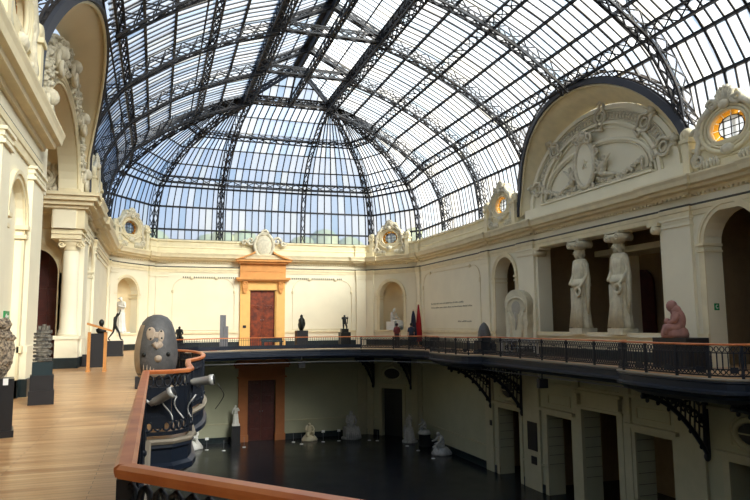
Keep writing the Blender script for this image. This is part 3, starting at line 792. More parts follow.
pl = MB(FF); pl.box(-1.75, -1.5, .16, .2, 1.45, 1.65); tag(pl.build('wall_plaque', 'dark'), 'small dark plaque on the left jamb of the upper far door', 'plaque')

d = thing('door_far_lower', 'dark mahogany double door at court level in a terracotta ochre surround', 'door', tuple(FF(-.25, 0, ZL)), kind='structure')
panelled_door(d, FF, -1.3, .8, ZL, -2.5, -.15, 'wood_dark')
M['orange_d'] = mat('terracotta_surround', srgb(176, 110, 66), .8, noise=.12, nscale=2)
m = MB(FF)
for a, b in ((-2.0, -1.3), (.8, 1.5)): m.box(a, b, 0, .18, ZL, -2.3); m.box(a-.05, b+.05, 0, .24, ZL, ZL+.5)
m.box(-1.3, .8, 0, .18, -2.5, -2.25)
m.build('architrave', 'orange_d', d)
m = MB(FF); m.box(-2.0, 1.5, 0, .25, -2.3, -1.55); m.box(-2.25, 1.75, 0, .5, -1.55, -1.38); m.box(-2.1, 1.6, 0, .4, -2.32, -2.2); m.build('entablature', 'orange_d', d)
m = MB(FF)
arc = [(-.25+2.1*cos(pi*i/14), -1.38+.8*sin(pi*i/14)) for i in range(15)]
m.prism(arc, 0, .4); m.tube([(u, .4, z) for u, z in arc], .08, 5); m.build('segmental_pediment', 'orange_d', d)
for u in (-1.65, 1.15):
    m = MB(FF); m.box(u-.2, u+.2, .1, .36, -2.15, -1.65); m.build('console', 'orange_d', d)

# corner doors in the court with oval windows above
for i, fr in enumerate((FCR, FCL)):
    m = MB(fr); m.box(-.95, .95, -.4, -.3, ZL, -3.35)
    for s in (0, 1):
        for za, zb in ((.4, 1.4), (1.6, 3.2)): m.box(-.85+s*.95, -.1+s*.95, -.3, -.26, ZL+za, ZL+zb)
    struct(m, 'door_%d' % (i+1), 'dark')
def oval(fr, u, z, nm, label):
    t = thing(nm, label, 'oval window', tuple(fr(u, 0, z)), 'oval windows under the gallery')
    m = MB(fr); pts = [(u+.72*cos(2*pi*k/24), z+.42*sin(2*pi*k/24)) for k in range(24)]
    m.prism(pts, 0, .04); m.build('pane', 'dark', t)
    m = MB(fr); m.ring((u, .05, z), .82, .5, .11, n=26); m.ring((u, .03, z), 1.02, .66, .06, n=26); m.ball((u, .12, z+.6), (.16, .12, .16)); m.build('frame', 'lowertrim', t)
oval(FCR, 0, -2.2, 'oval_window', 'dark oval window above the black door in the right far corner of the court')
oval(FR, 33.25, -2.15, 'oval_window', 'dark oval window behind the iron brackets left of the three court openings')
oval(FR, 17.05, -2.15, 'oval_window', 'dark oval window under the gallery at the right edge')
# plaques by the openings
for (u, z0, z1, w, l) in ((30.7, -5.0, -3.55, .45, 'tall dark plaque on the court pier left of the three openings'), (30.6, -5.7, -5.3, .25, 'small dark plaque below the tall plaque on the court pier'), (35.2, -4.35, -4.05, .12, 'tiny dark switch plate left of the bracketed court doorway'),):
    m = MB(FR); m.box(u-w, u+w, .12, .16, z0, z1); tag(m.build('wall_plaque', 'dark'), l, 'plaque')

# ------------------------------------------------------------------ floors and gallery slab
m = MB(); m.box(-8.5, 24.5, -8.5, 52.5, ZL-.2, ZL); struct(m, 'floor', 'stonefloor')
left_bow = [(-.12, 10.3), (.3, 10.45), (.5, 10.9), (.52, 12.6), (.62, 13.6), (.95, 14.8), (1.05, 16.6), (.9, 18.2), (.45, 19.4), (-.12, 19.9)]
far_edge = [(-.12, 38.5), (.9, 41.3), (2.6, 43.1), (5.3, 43.9), (8, 44.1), (10.7, 43.9), (13.4, 43.1), (15.1, 41.3), (16.25, 38.5)]
rb2 = [(16.25, 36.6), (15.6, 36.2), (15.35, 35.2), (15.3, 33.4), (15.35, 32.2), (15.6, 31.2), (16.25, 30.8)]
rb1 = [(16.25, 19.8), (15.6, 19.4), (15.35, 18.4), (15.3, 17.0), (15.35, 15.8), (15.6, 14.8), (16.25, 14.4)]
def spl(L, k=3):
    V = [Vector((x, y)) for x, y in L]; out = []
    for i in range(len(V)-1):
        p0, p1, p2, p3 = V[max(i-1, 0)], V[i], V[i+1], V[min(i+2, len(V)-1)]
        for q in range(k):
            t = q/k; p = .5*((2*p1)+(p2-p0)*t+(2*p0-5*p1+4*p2-p3)*t*t+(3*p1-p0-3*p2+p3)*t**3); out.append((p.x, p.y))
    return out+[tuple(V[-1])]
left_bow = [(-.12, 10.3), (.25, 10.32), (.48, 10.55), (.55, 10.95), (.56, 12.2), (.62, 13.4)]+spl([(.62, 13.4), (.95, 14.6), (1.08, 16.4), (.95, 18.0), (.5, 19.3), (-.12, 19.9)])[1:]
rb1, rb2 = spl(rb1, 2), spl(rb2, 2)
def mirror(L): return [(2*CX-x, y) for x, y in L][::-1]
near_l = [(5.0, -2.4), (2.7, -.05), (-.12, 3.38)]
hole = near_l+left_bow+[(-.12, 30.9)]+far_edge+rb2+rb1+[(16.25, 3.35), (12.8, -.05), (10.5, -2.4)]
outer = [(-8, -8), (24, -8), (24, 52), (-8, 52)]
def slab(z0, z1, grow=0):
    tri = tessellate_polygon([[Vector((x, y, 0)) for x, y in outer], [Vector((x, y, 0)) for x, y in hole]])
    P = outer+hole; n = len(P); m = MB()
    m.add([(x, y, z1) for x, y in P]+[(x, y, z0) for x, y in P], [tuple(t) for t in tri]+[tuple(n+i for i in reversed(t)) for t in tri])
    k = len(outer); h = len(hole)
    m.f += [[k+i, k+(i+1) % h, n+k+(i+1) % h, n+k+i] for i in range(h)]; m.sm += [False]*h
    return m
struct(slab(-.06, 0), 'gallery_floor', 'floor')
struct(slab(-.5, -.06), 'gallery_soffit', 'lower')
# the hole path runs clockwise seen from above on the left side -> hall is to the right; use negative offsets
m = MB(); m.sweep([(.02, 0), (-.08, 0), (-.1, -.03), (-.08, -.07), (.02, -.07)], hole, closed=True); struct(m, 'trim_15', 'edge')
m = MB(); m.sweep([(.05, -.07), (-.06, -.07), (-.07, -.12), (-.03, -.16), (-.03, -.34), (-.1, -.38), (-.1, -.46), (.1, -.56), (.12, -.62), (.3, -.62), (.3, -.3)], hole, closed=True)
struct(m, 'trim_16', 'fascia')
# curved hull under the left bow
for nm, bow, s in (('trim_17', left_bow, 1), ('trim_18', rb1, -1), ('trim_19', rb2, -1)):
    m = MB(); lev = [(-.3, .0), (-.44, .06), (-.46, -.02), (-.6, .12), (-.78, .4), (-.86, .75)]
    n = len(bow); xb = -.5 if s > 0 else 16.6
    ym = sum(p[1] for p in bow)/n; vs = []
    for z, k in lev:
        for x, y in bow: vs.append((x+(xb-x)*max(0, k)+(s*.04 if k < 0 else 0), y+(ym-y)*max(0, k)*.5, z))
    fs = [(j*n+i, j*n+i+1, (j+1)*n+i+1, (j+1)*n+i) for j in range(len(lev)-1) for i in range(n-1)]
    fs += [tuple((len(lev)-1)*n+i for i in range(n))]
    m.add(vs, fs); struct(m, nm, 'fascia')
# thin pipe beneath the right gallery edge
m = MB(); m.tube([(1, 43.0, -.85), (5, 43.6, -.85), (11, 43.6, -.85), (14.2, 42, -.8), (16.4, 38, -.78), (16.45, 20, -.74), (16.45, 4, -.74)], .022, 5)
tag(m.build('conduit_pipe', 'grey'), 'thin pale conduit running under the edge of the gallery', 'pipe')

# ------------------------------------------------------------------ iron brackets under the gallery
def bracket(fr, u, reach, label, group='iron brackets under the gallery'):
    t = thing('iron_bracket', label, 'bracket', tuple(fr(u, 0, -.6)), group)
    m = MB(Fr(fr(u, 0, 0).xy, fr.n, fr.u))      # local u = away from wall
    r = reach; H = 2.6
    arc = [(.12+(r-.12)*q, 0, -.95-(H-.5)*(1-q)**2) for q in [i/14 for i in range(15)]]
    m.box(0, .14, -.07, .07, -.6-H, -.6); m.box(0, r, -.07, .07, -.74, -.62)
    m.tube(arc, .09, 6)
    m.ball((.1, 0, -.6-H), (.14, .1, .18)); m.build('frame', 'iron', t)
    m.v, m.f, m.sm = [], [], []
    rnd = random.Random(3)
    m.tube([(x, 0, .5*(z-.7)-.02) for x, _, z in arc], .04, 5)
    for i in range(13):
        q = (i+.6)/13.5; x = .1+(r-.2)*q; zb = -.95-(H-.5)*(1-q)**2; h = (-.72-zb)
        m.bar((x, 0, zb), (x-.1*r/3, 0, -.72), .05)
        if h > .2:
            rr = min(.2, h*.32); m.scroll((x, 0, zb+h*.4), rr, .045, 1.3, 1 if i % 2 else -1, rnd.random()*6, n=12)
            if h > .9: m.scroll((x+.1, 0, zb+h*.78), .2, .045, 1.3, -1 if i % 2 else 1, rnd.random()*6, n=12)
    for i in range(6):
        q = (i+.5)/6; m.ball((.12+(r-.12)*q, 0, -1.0-(H-.5)*(1-q)**2-.08), (.09, .05, .09), 7, 5)
    m.build('scroll_tracery', 'iron', t)
bracket(FR, 35.2, 2.85, 'black iron scroll bracket left of the doorway beside the tall plaque')
bracket(FR, 31.7, 2.85, 'black iron scroll bracket right of the bracketed doorway, by the tall plaque')
bracket(FR, 19.1, 2.85, 'large black iron scroll bracket right of the three court openings')
bracket(FR, 15.3, 2.85, 'black iron scroll bracket cut by the right edge of the photo')
bracket(FCR, -1.75, 2.5, 'black iron bracket left of the black corner door')
bracket(FCR, 1.75, 2.5, 'black iron bracket right of the black corner door')
bracket(FL, 19.3, 2.6, 'black iron bracket under the left gallery bow')
# small flood lamps fixed under the gallery
for i, (x, y, z) in enumerate(((1.9, 43.1, -.95), (9.4, 43.8, -.95), (16.35, 25.5, -.95))):
    m = MB(at(x, y)); m.box(-.22, .22, -.12, .12, z-.28, z+.12); m.tube([(0, 0, z+.1), (0, 0, z+.45)], .04, 6)
    tag(m.build('court_spotlight', 'black'), ['small black spotlight under the far gallery, left of the lower door', 'small black spotlight under the far gallery, right of the lower door', 'small black spotlight under the right gallery above the middle court opening'][i], 'spotlight')

# ------------------------------------------------------------------ railings
def resample(path, step):
    out = []; 
    for i in range(len(path)-1):
        a, b = Vector(path[i]), Vector(path[i+1]); n = max(1, round((b-a).length/step))
        out += [a+(b-a)*k/n for k in range(n)]
    return out+[Vector(path[-1])]
def railing(path, label, H=1.0, H2=None, fine=False, light=False, group='gallery railings', solid=False):
    t = thing('gallery_railing', label, 'railing', (path[0][0], path[0][1], 0), group)
    L = [0]
    for i in range(len(path)-1): L.append(L[-1]+(Vector(path[i+1])-Vector(path[i])).length)
    H2 = H2 or H
    lastp = -9
    hz = lambda i: H+(H2-H)*L[i]/L[-1]
    # handrail with mitred corners
    w = .05 if not light else .05
    m = MB(); prof = [(-w, -.03), (-w*.85, -.055), (w*.85, -.055), (w, -.03), (w, -.012), (w*.6, .004), (-w*.6, .004), (-w, -.012)]
    m.sweep([(a, b) for a, b in prof], path)
    k = len(prof)
    for i in range(len(path)):
        for q in range(k): m.v[i*k+q].z += hz(i)
    m.build('handrail', 'rail', t, label='varnished orange-brown wooden handrail')
    m = MB(); m.sweep([(-.03, .05), (.03, .05), (.03, .1), (-.03, .1)], path); m.build('bottom_rail', 'iron', t)
    for i in range(len(path)-1):
        a, b = Vector(path[i]), Vector(path[i+1]); Ls = (b-a).length; npan = max(1, round(Ls/1.9)) if Ls > .9 else 1; d = (b-a)/Ls
        for j in range(npan):
            l0 = Ls*j/npan; l1 = Ls*(j+1)/npan; c = a+d*l0; w_ = l1-l0
            h0 = hz(i)+(hz(i+1)-hz(i))*(l0/Ls)-.06
            f = Fr((c.x, c.y), d, (-d.y, d.x)); m = MB(f)
            if not light and (L[i]+l0-lastp > .85 or (i == 0 and j == 0)):
                lastp = L[i]+l0; m.box(-.035, .035, -.035, .035, 0, h0); m.ball((0, 0, .12), .06, 8, 5)
                m.build('post', 'iron', t); m = MB(f)
            bz = .1; mid1, mid2 = h0*.28, h0*.78
            if light:
                n = max(2, int(w_/.15))
                for k2 in range(n): x = w_*(k2+.5)/n; m.bar((x, 0, bz), (x, 0, h0), .022)
                m.bar((0, 0, h0*.85), (w_, 0, h0*.85), .02)
                m.box(0, w_, -.01, .01, .08, .3)
            else:
                n = max(2, int(w_/(.12 if not fine else .1)))
                for z in (mid1, mid2): m.bar((0, 0, z), (w_, 0, z), .03)
                for k2 in range(n):
                    x = w_*(k2+.5)/n; m.bar((x, 0, mid1), (x, 0, mid2), .03)
                    m.ring((x, 0, (mid2+h0)/2), w_/n*.4, (h0-mid2)*.38, .016, n=8, m=4)
                    m.ring((x, 0, (mid1+bz)/2), w_/n*.42, (mid1-bz)*.4, .02, n=8, m=4)
                if solid: m.box(0, w_, -.012, -.004, mid1, mid2)
                if w_ > .8:
                    m.ring((w_/2, 0, (mid1+mid2)/2), .2, .2, .022, n=16, m=4)
                    for s in (-1, 1):
                        m.scroll((w_/2+s*.34, 0, (mid1+mid2)/2), .16, .022, 1.4, s, 0, n=12)
                    if fine:
                        m.ring((w_/2, 0, (mid1+mid2)/2), .1, .1, .03, n=12, m=4)
                        for s in (-1, 1): m.scroll((w_/2+s*.68, 0, (mid1+mid2)/2), .15, .022, 1.4, -s, pi, n=12)
                if j % 4 == 2 or (len(path) > 8 and i % 2 == 0): m.box(w_*.25, w_*.75, -.02, .02, .15, mid1*1.25)
            m.build('iron_panel', 'iron', t)
    return t
railing([(5.05, -2.35), (2.72, -.03), (-.12, 3.38)], 'orange-brown handrail crossing the bottom of the photo on iron loops', fine=True)
railing([(-.12, 3.38), (-.12, 10.3)], 'straight railing running away along the left gallery floor', fine=True)
railing(left_bow, 'bowed balcony railing with scroll rosettes around the grey stone head', fine=True, solid=True)
railing([(-.12, 19.9), (-.12, 38.5)], 'straight left railing beyond the bowed balcony', H2=.85)
railing(far_edge[:7], 'thin-spindled far railing in front of the ochre door', H=.84, light=True)
railing(far_edge[6:], 'ornate dark railing across the right far corner in front of two visitors', H=.84, H2=.9)
railing([far_edge[-1]]+rb2, 'bowed dark railing in front of the pale hollow stone slab', H=.9, H2=.95)
railing([rb2[-1], rb1[0]], 'straight dark railing in front of the two draped column figures', H=.97)
railing(rb1+[(16.25, 3.35)], 'bowed dark railing at the right edge in front of the pink seated figure', H=1.0)
# ------------------------------------------------------------------ the iron and glass roof
roof = thing('ceiling', 'arched iron and glass roof with a faceted far end', 'roof', (CX, 25, 8), kind='structure')
PB = [(8.85+2.75, 8.15), (8.82+2.75, 9.0), (8.55+2.75, 10.7), (7.75+2.75, 12.15), (7.15+2.75, 12.85), (6.0+2.75, 13.7), (4.8+2.75, 14.5), (3.35+2.75, 15.25), (1.7+2.75, 15.95), (2.75, 16.5)]
PD = [(9.6, 8.1), (9.6, 8.9), (9.45, 10.6), (9.05, 12.05), (8.75, 12.55), (7.9, 13.5), (6.6, 14.5), (4.9, 15.25), (2.9, 16.0), (0, 16.5)]
NR = len(PB); YN = 41.3; BAY = 5.5; NB = 7
def inhood(p):
    if abs(p.x-CX) < 8.6: return False
    q = 1 if p.x > CX else -1
    return ((p.y-HC[q])/(HA[q]+.12))**2+((p.z-EZ)/(EB+.12))**2 < 1
def clip(L):  # break polyline into runs outside the hoods
    runs = []; cur = []
    for p in L:
        if inhood(p):
            if len(cur) > 1: runs.append(cur)
            cur = []
        else: cur.append(p)
    if len(cur) > 1: runs.append(cur)
    return runs
def dens(L, k=3):
    out = []
    for i in range(len(L)-1):
        for q in range(k): out.append(L[i].lerp(L[i+1], q/k))
    return out+[L[-1]]
def smooth(L, k=4):  # Catmull-Rom
    out = []
    for i in range(len(L)-1):
        p0 = L[max(i-1, 0)]; p1 = L[i]; p2 = L[i+1]; p3 = L[min(i+2, len(L)-1)]
        for q in range(k):
            t = q/k
            out.append(.5*((2*p1)+(p2-p0)*t+(2*p0-5*p1+4*p2-p3)*t*t+(3*p1-p0-3*p2+p3)*t**3))
    return out+[L[-1]]
def girder(name, L, side, inw, w=.2, dep=.55, m_='truss', both=True):
    """box lattice girder along L; side(i) lateral unit, inw(i) inward unit"""
    for run in [L]:
        m = MB(); n = len(run)
        A = [run[i]+side*w for i in range(n)]; B = [run[i]-side*w for i in range(n)]
        C = [run[i]+inw[i]*dep+side*w for i in range(n)]; D = [run[i]+inw[i]*dep-side*w for i in range(n)]
        for Q, r in ((A, .05), (B, .05), (C, .06), (D, .06)): m.tube(Q, r, 4, smooth=False)
        # lattice
        tot = [0]
        for i in range(n-1): tot.append(tot[-1]+(run[i+1]-run[i]).length)
        step = .78; k = max(2, int(tot[-1]/step))
        def pt(Q, s):
            s = max(0, min(tot[-1], s)); i = 0
            while i < n-2 and tot[i+1] < s: i += 1
            q = (s-tot[i])/max(1e-6, tot[i+1]-tot[i]); return Q[i].lerp(Q[i+1], q)
        for i in range(k):
            s0 = tot[-1]*i/k; s1 = tot[-1]*(i+1)/k
            m.bar(pt(C, s0), pt(D, s1), .045); m.bar(pt(D, s0), pt(C, s1), .045)
            m.bar(pt(A, s0), pt(C, s1), .045); m.bar(pt(C, s0), pt(A, s1), .045)
            if both: m.bar(pt(B, s0), pt(D, s1), .045); m.bar(pt(D, s0), pt(B, s1), .045)
        m.build(name, m_, roof)
def inward(L, center):
    out = []
    for i, p in enumerate(L):
        d = L[min(i+1, len(L)-1)]-L[max(i-1, 0)]; d.normalize()
        c = (center-p); c = c-d*c.dot(d); out.append(c.normalized())
    return out
# barrel ribs
rings = {}      # (line index) -> list of ring points
def barrel_pt(k, s, y): return Vector((CX+s*PB[k][0], y, PB[k][1]))
ribY = [YN-BAY*i for i in range(NB+1)]
for i, y in enumerate(ribY):
    for s in (1, -1):
        L = smooth([barrel_pt(k, s, y) for k in range(NR)], 3)
        for run in clip(L):
            girder('arch_rib', run, Vector((0, 1, 0)), inward(run, Vector((CX, y, 8))), .2, .62)
# central raised ridge: beams, rafters
RZ = 17.9; RY = YN-2.6
yend = ribY[-1]
for s in (1, -1):
    Lb = [Vector((CX+s*2.75, YN, 16.5)), Vector((CX+s*2.75, yend, 16.5))]
    girder('ridge_side_beam', dens(Lb, 8), Vector((1, 0, 0)), [Vector((0, 0, -1))]*9, .28, .6)
    m = MB(); m.box(CX+s*2.75-.16, CX+s*2.75+.16, yend, YN, 16.35, 16.62); m.build('beam_plate', 'truss', roof)
m = MB(); m.box(CX-.3, CX+.3, yend, RY, RZ-.15, RZ+.05); m.box(CX-.05, CX+.05, yend, RY, RZ-.5, RZ); m.build('ridge_walkway', 'truss', roof)
# cross trusses and rafters under the ridge
for i, y in enumerate(ribY):
    for s in (1, -1):
        L = dens([Vector((CX+s*2.75, y, 16.5)), Vector((CX, y, RZ)) if y < RY+.1 else Vector((CX, YN, 16.5))], 4)
        girder('ridge_rafter', L, Vector((0, 1, 0)), [Vector((0, 0, -1))]*5, .14, .3)
L = dens([Vector((CX-2.75, YN, 16.5)), Vector((CX+2.75, YN, 16.5))], 6); girder('end_beam', L, Vector((0, 1, 0)), [Vector((0, 0, -1))]*7, .22, .45, 'trussb')
for s in (1, -1):
    L = dens([Vector((CX+s*2.75, YN, 16.5)), Vector((CX, RY, RZ))], 5); girder('hip_rafter', L, Vector((.7, s*.7, 0)), [Vector((0, 0, -1))]*6, .12, .3)
m = MB(); m.tube([(CX, YN, 16.5), (CX, RY, RZ)], .07, 5); m.build('hip_rafter', 'truss', roof)
# central tie seen running down the axis
girder('ridge_tie', dens([Vector((CX, YN, 16.35)), Vector((CX, yend, 16.35))], 8), Vector((1, 0, 0)), [Vector((0, 0, -1))]*9, .1, .35)
for y in ribY[1:]:
    girder('cross_tie', dens([Vector((CX-2.75, y, 16.45)), Vector((CX+2.75, y, 16.45))], 4), Vector((0, 1, 0)), [Vector((0, 0, -1))]*5, .12, .4)
# barrel purlins
for s in (1, -1):
    for k in (1, 2, 3, 5, 6, 8):
        m = MB()
        for run in clip(dens([barrel_pt(k, s, YN), barrel_pt(k, s, yend)], 80)): m.tube([run[0], run[-1]], .085, 4, smooth=False)
        m.build('purlin', 'truss', roof)
    for k in (4, 7):
        c = Vector((CX, 0, 8)); p = barrel_pt(k, s, 0); nrm = (c-p).normalized(); tan = nrm.cross(Vector((0, 1, 0))).normalized()
        for run in clip(dens([barrel_pt(k, s, YN), barrel_pt(k, s, yend)], 44)):
            girder('lattice_purlin', run, tan, [nrm]*len(run), .24, .42, both=False)
# secondary ribs, glazing bars and panes
def strip(ptsA, ptsB, nb, kbars, panes, sub=1):
    """fill between two meridian polylines with nb panes; bars into kbars mesh, panes into panes mesh"""
    for j in range(nb+1):
        L = [a.lerp(b, j/nb) for a, b in zip(ptsA, ptsB)]
        if 0 < j < nb:
            for run in clip(dens(L, 2)): kbars.tube(run, .05, 4, smooth=False)
    for j in range(nb):
        for k in range(len(ptsA)-1):
            q = [ptsA[k].lerp(ptsB[k], (j+.04)/nb), ptsA[k].lerp(ptsB[k], (j+.96)/nb), ptsA[k+1].lerp(ptsB[k+1], (j+.96)/nb), ptsA[k+1].lerp(ptsB[k+1], (j+.04)/nb)]
            if any(inhood(x) for x in q): continue
            panes.add(q, [(0, 1, 2, 3)], raw=True)
for s in (1, -1):
    for i in range(NB):
        y0, y1 = ribY[i], ribY[i+1]
        bars = MB(); panes = MB()
        for q in range(3):
            ya = y0+(y1-y0)*q/3; yb = y0+(y1-y0)*(q+1)/3
            A = [barrel_pt(k, s, ya) for k in range(NR)]; B = [barrel_pt(k, s, yb) for k in range(NR)]
            strip(A, B, 4, bars, panes)
            if q:
                m = MB()
                for run in clip(smooth(A, 2)): m.tube(run, .075, 4, smooth=False)
                if m.v: m.build('secondary_rib', 'truss', roof)
        bars.build('glazing_bars', 'truss', roof, kind='stuff'); panes.build('glass_panes', 'glass', roof)
    # ridge roof panes
    bars = MB(); panes = MB()
    n = int((YN-yend)/.46)
    for j in range(n):
        ya = RY-(RY-yend)*j/n; yb = RY-(RY-yend)*(j+1)/n
        for q in range(3):
            f = lambda y, k: Vector((CX+s*2.75*(1-k/3), y, 16.6+(RZ-16.5)*k/3))
            panes.add([f(ya, q), f(yb, q), f(yb, q+1), f(ya, q+1)], [(0, 1, 2, 3)], raw=True)
        bars.bar(f(ya, 0), f(ya, 3), .05)
    for j in range(6):
        ya = YN-(YN-RY)*j/6; yb = YN-(YN-RY)*(j+1)/6; ta, tb = j/6, (j+1)/6
        g = lambda y, t: Vector((CX+s*2.75*(1-t), y, 16.6+(RZ-16.5)*t))
        panes.add([g(ya, 0), g(yb, 0), g(yb, tb), g(ya, ta)], [(0, 1, 2, 3)], raw=True); bars.bar(g(yb, 0), g(yb, tb), .06)
    for q in (1, 2): bars.bar(f(RY+(YN-RY)*(1-q/3), q), f(yend, q), .06)
    bars.build('glazing_bars', 'truss', roof, kind='stuff'); panes.build('glass_panes', 'glass', roof)
# half dome
nodes = {1: Vector((CX+2.75, YN, 0)), -1: Vector((CX-2.75, YN, 0))}
def mer(s, base, wgt):
    """meridian from node to base plan point; wgt 0=barrel profile 1=dome profile"""
    nd = nodes[s]; b = Vector((base[0], base[1], 0)); d = b-nd; Lh = d.length; d = d/Lh; out = []
    for k in range(NR):
        fb = (PB[k][0]-2.75)/(8.85); fd = PD[k][0]/9.6
        fr_ = fb*(1-wgt)+fd*wgt; z = PB[k][1]*(1-wgt)+PD[k][1]*wgt
        p = nd+d*(Lh*fr_); out.append(Vector((p.x, p.y, z)))
    return out
bases = [((19.6, 41.3), 0, 1), ((19.65, 46.9), .4, 1), ((16.9, 50.95), .8, 1), ((11.0, 50.95), 1, 1), ((4.35, 50.95), 1, -1), ((-.6, 50.95), .8, -1), ((-3.65, 46.9), .4, -1), ((-3.6, 41.3), 0, -1)]
mers = [mer(s, b, w) for b, w, s in bases]
for i in range(1, 7):
    L = smooth(mers[i], 3); a, b = mers[i][0], mers[i][-1]
    d = Vector((a.x-b.x, a.y-b.y, 0)).normalized(); side = Vector((-d.y, d.x, 0))
    girder('dome_rib', L, side, inward(L, Vector((CX, YN-1, 8))), .15, .5)
for i in range(7):
    A, B = mers[i], mers[i+1]; bars = MB(); panes = MB()
    nb = 13 if i == 3 else 10
    strip(A, B, nb, bars, panes)
    bars.build('glazing_bars', 'truss', roof, kind='stuff'); panes.build('glass_panes', 'glass', roof)
    for k in (0, 1, 2, 3, 5, 6, 8):
        m = MB(); m.tube([A[k], B[k]], .09 if k < 4 else .06, 4, smooth=False); m.build('ring_purlin', 'truss', roof)
    for k in (4, 7):
        if (A[k]-B[k]).length < .3: continue
        L = dens([A[k], B[k]], 4); mid = (A[k]+B[k])/2; nrm = (Vector((CX, YN, 8))-mid).normalized()
        dd = (B[k]-A[k]).normalized(); tan = dd.cross(nrm).normalized()
        girder('lattice_ring', L, tan, [nrm]*5, .22, .38, both=False)
# hip end panes
bars = MB(); panes = MB()
ap = Vector((CX, RY, RZ)); n = 12
for j in range(n):
    a = Vector((CX-2.75+5.5*j/n, YN, 16.55)); b = Vector((CX-2.75+5.5*(j+1)/n, YN, 16.55))
    ta = 1-abs(2*j/n-1); tb = 1-abs(2*(j+1)/n-1)
    top = lambda x, t: Vector((x.x, YN-(YN-RY)*t, 16.55+(RZ-16.55)*t))
    panes.add([a, b, top(b, tb), top(a, ta)], [(0, 1, 2, 3)], raw=True)
    if j: bars.bar(a, top(a, ta), .05)
for q in (.35, .65): bars.bar((CX-2.75*(1-q), YN-(YN-RY)*q, 16.55+(RZ-16.55)*q), (CX+2.75*(1-q), YN-(YN-RY)*q, 16.55+(RZ-16.55)*q), .08)
bars.build('glazing_bars', 'truss', roof, kind='stuff'); panes.build('glass_panes', 'glass', roof)
# trusses over the two hoods
for s, fr in ((1, FR), (-1, FL)):
    SIDE = s; m = MB(fr); A2 = [.3+(pi-.6)*i/36 for i in range(37)]
    R4 = [[rim_pt(a, d, d, v) for a in A2] for d, v in ((.28, -.05), (.28, -.5), (.55, -.05), (.55, -.5))]
    for R_ in R4: m.tube(R_, .045, 4, smooth=False)
    for i in range(36):
        m.bar(R4[0][i], R4[2][i+1], .035); m.bar(R4[2][i], R4[0][i+1], .035); m.bar(R4[2][i], R4[3][i+1], .035); m.bar(R4[3][i], R4[2][i+1], .035)
    m.build('hood_truss', 'trussb', roof)
# the near end of the roof mirrors the far one, behind the camera
yc2 = ribY[-1]
for i in range(7):
    mm = lambda L_: [Vector((p.x, yc2-(p.y-YN), p.z)) for p in L_]
    A, B = mm(mers[i]), mm(mers[i+1]); bars = MB(); panes = MB()
    strip(A, B, 10, bars, panes)
    for k in (0, 1, 2, 3, 5, 6, 8): bars.tube([A[k], B[k]], .08, 4, smooth=False)
    bars.tube(A, .12, 4, smooth=False)
    bars.build('glazing_bars', 'truss', roof, kind='stuff'); panes.build('glass_panes', 'glass', roof)
panes = MB(); panes.add([(CX-2.75, yc2, 16.55), (CX+2.75, yc2, 16.55), (CX, yc2, RZ)], [(0, 1, 2)]); panes.build('glass_panes', 'glass', roof)

# ------------------------------------------------------------------ figures
def pose_body(P, sc=1.0, thick=1.0):
    """P: joints dict in metres (standing figure 1.75 high). returns skin mesh"""
    J = dict(pelvis=(0, 0, .98), waist=(0, 0, 1.14), chest=(0, 0, 1.34), neck=(0, 0, 1.5), head=(0, .01, 1.62), crown=(0, .01, 1.73),
             shl=(-.19, 0, 1.43), ell=(-.25, 0, 1.14), wrl=(-.26, .06, .9), hal=(-.26, .09, .8),
             shr=(.19, 0, 1.43), elr=(.25, 0, 1.14), wrr=(.26, .06, .9), har=(.26, .09, .8),
             hipl=(-.1, 0, .93), knl=(-.11, .02, .5), anl=(-.11, 0, .09), tol=(-.12, .17, .03),
             hipr=(.1, 0, .93), knr=(.11, .02, .5), anr=(.11, 0, .09), tor=(.12, .17, .03))
    J.update(P)
    R = dict(pelvis=.15, waist=.125, chest=.155, neck=.06, head=.092, crown=.06, shl=.068, ell=.045, wrl=.03, hal=.032, shr=.068, elr=.045, wrr=.03, har=.032,
             hipl=.095, knl=.06, anl=.04, tol=.035, hipr=.095, knr=.06, anr=.04, tor=.035)
    E = [('pelvis', 'waist'), ('waist', 'chest'), ('chest', 'neck'), ('neck', 'head'), ('head', 'crown'), ('chest', 'shl'), ('shl', 'ell'), ('ell', 'wrl'), ('wrl', 'hal'),
         ('chest', 'shr'), ('shr', 'elr'), ('elr', 'wrr'), ('wrr', 'har'), ('pelvis', 'hipl'), ('hipl', 'knl'), ('knl', 'anl'), ('anl', 'tol'), ('pelvis', 'hipr'), ('hipr', 'knr'), ('knr', 'anr'), ('anr', 'tor')]
    K = list(J); ix = {k: i for i, k in enumerate(K)}
    V = [tuple(c*sc for c in J[k]) for k in K]
    rr = [(R[k]*sc*thick*(1.15 if k in ('pelvis', 'chest', 'waist') else 1), R[k]*sc*thick*(.8 if k in ('pelvis', 'chest', 'waist') else 1)) for k in K]
    return skin(V, [(ix[a], ix[b]) for a, b in E], rr, 0, 2)
def put_body(m, P, sc=1, thick=1, dz=0):
    V, F = pose_body(P, sc, thick); m.add([(x, y, z+dz) for x, y, z in V], F, True)
def robe(m, z0, z1, r0, r1, c=(0, 0), fold=.09, nf=11, sy=.75, n=44):
    k = 8; m.lathe([(r0+(r1-r0)*(i/k)**.7, z0+(z1-z0)*i/k) for i in range(k+1)], (c[0], c[1], 0), n, 1, sy, fold=fold, nf=nf)

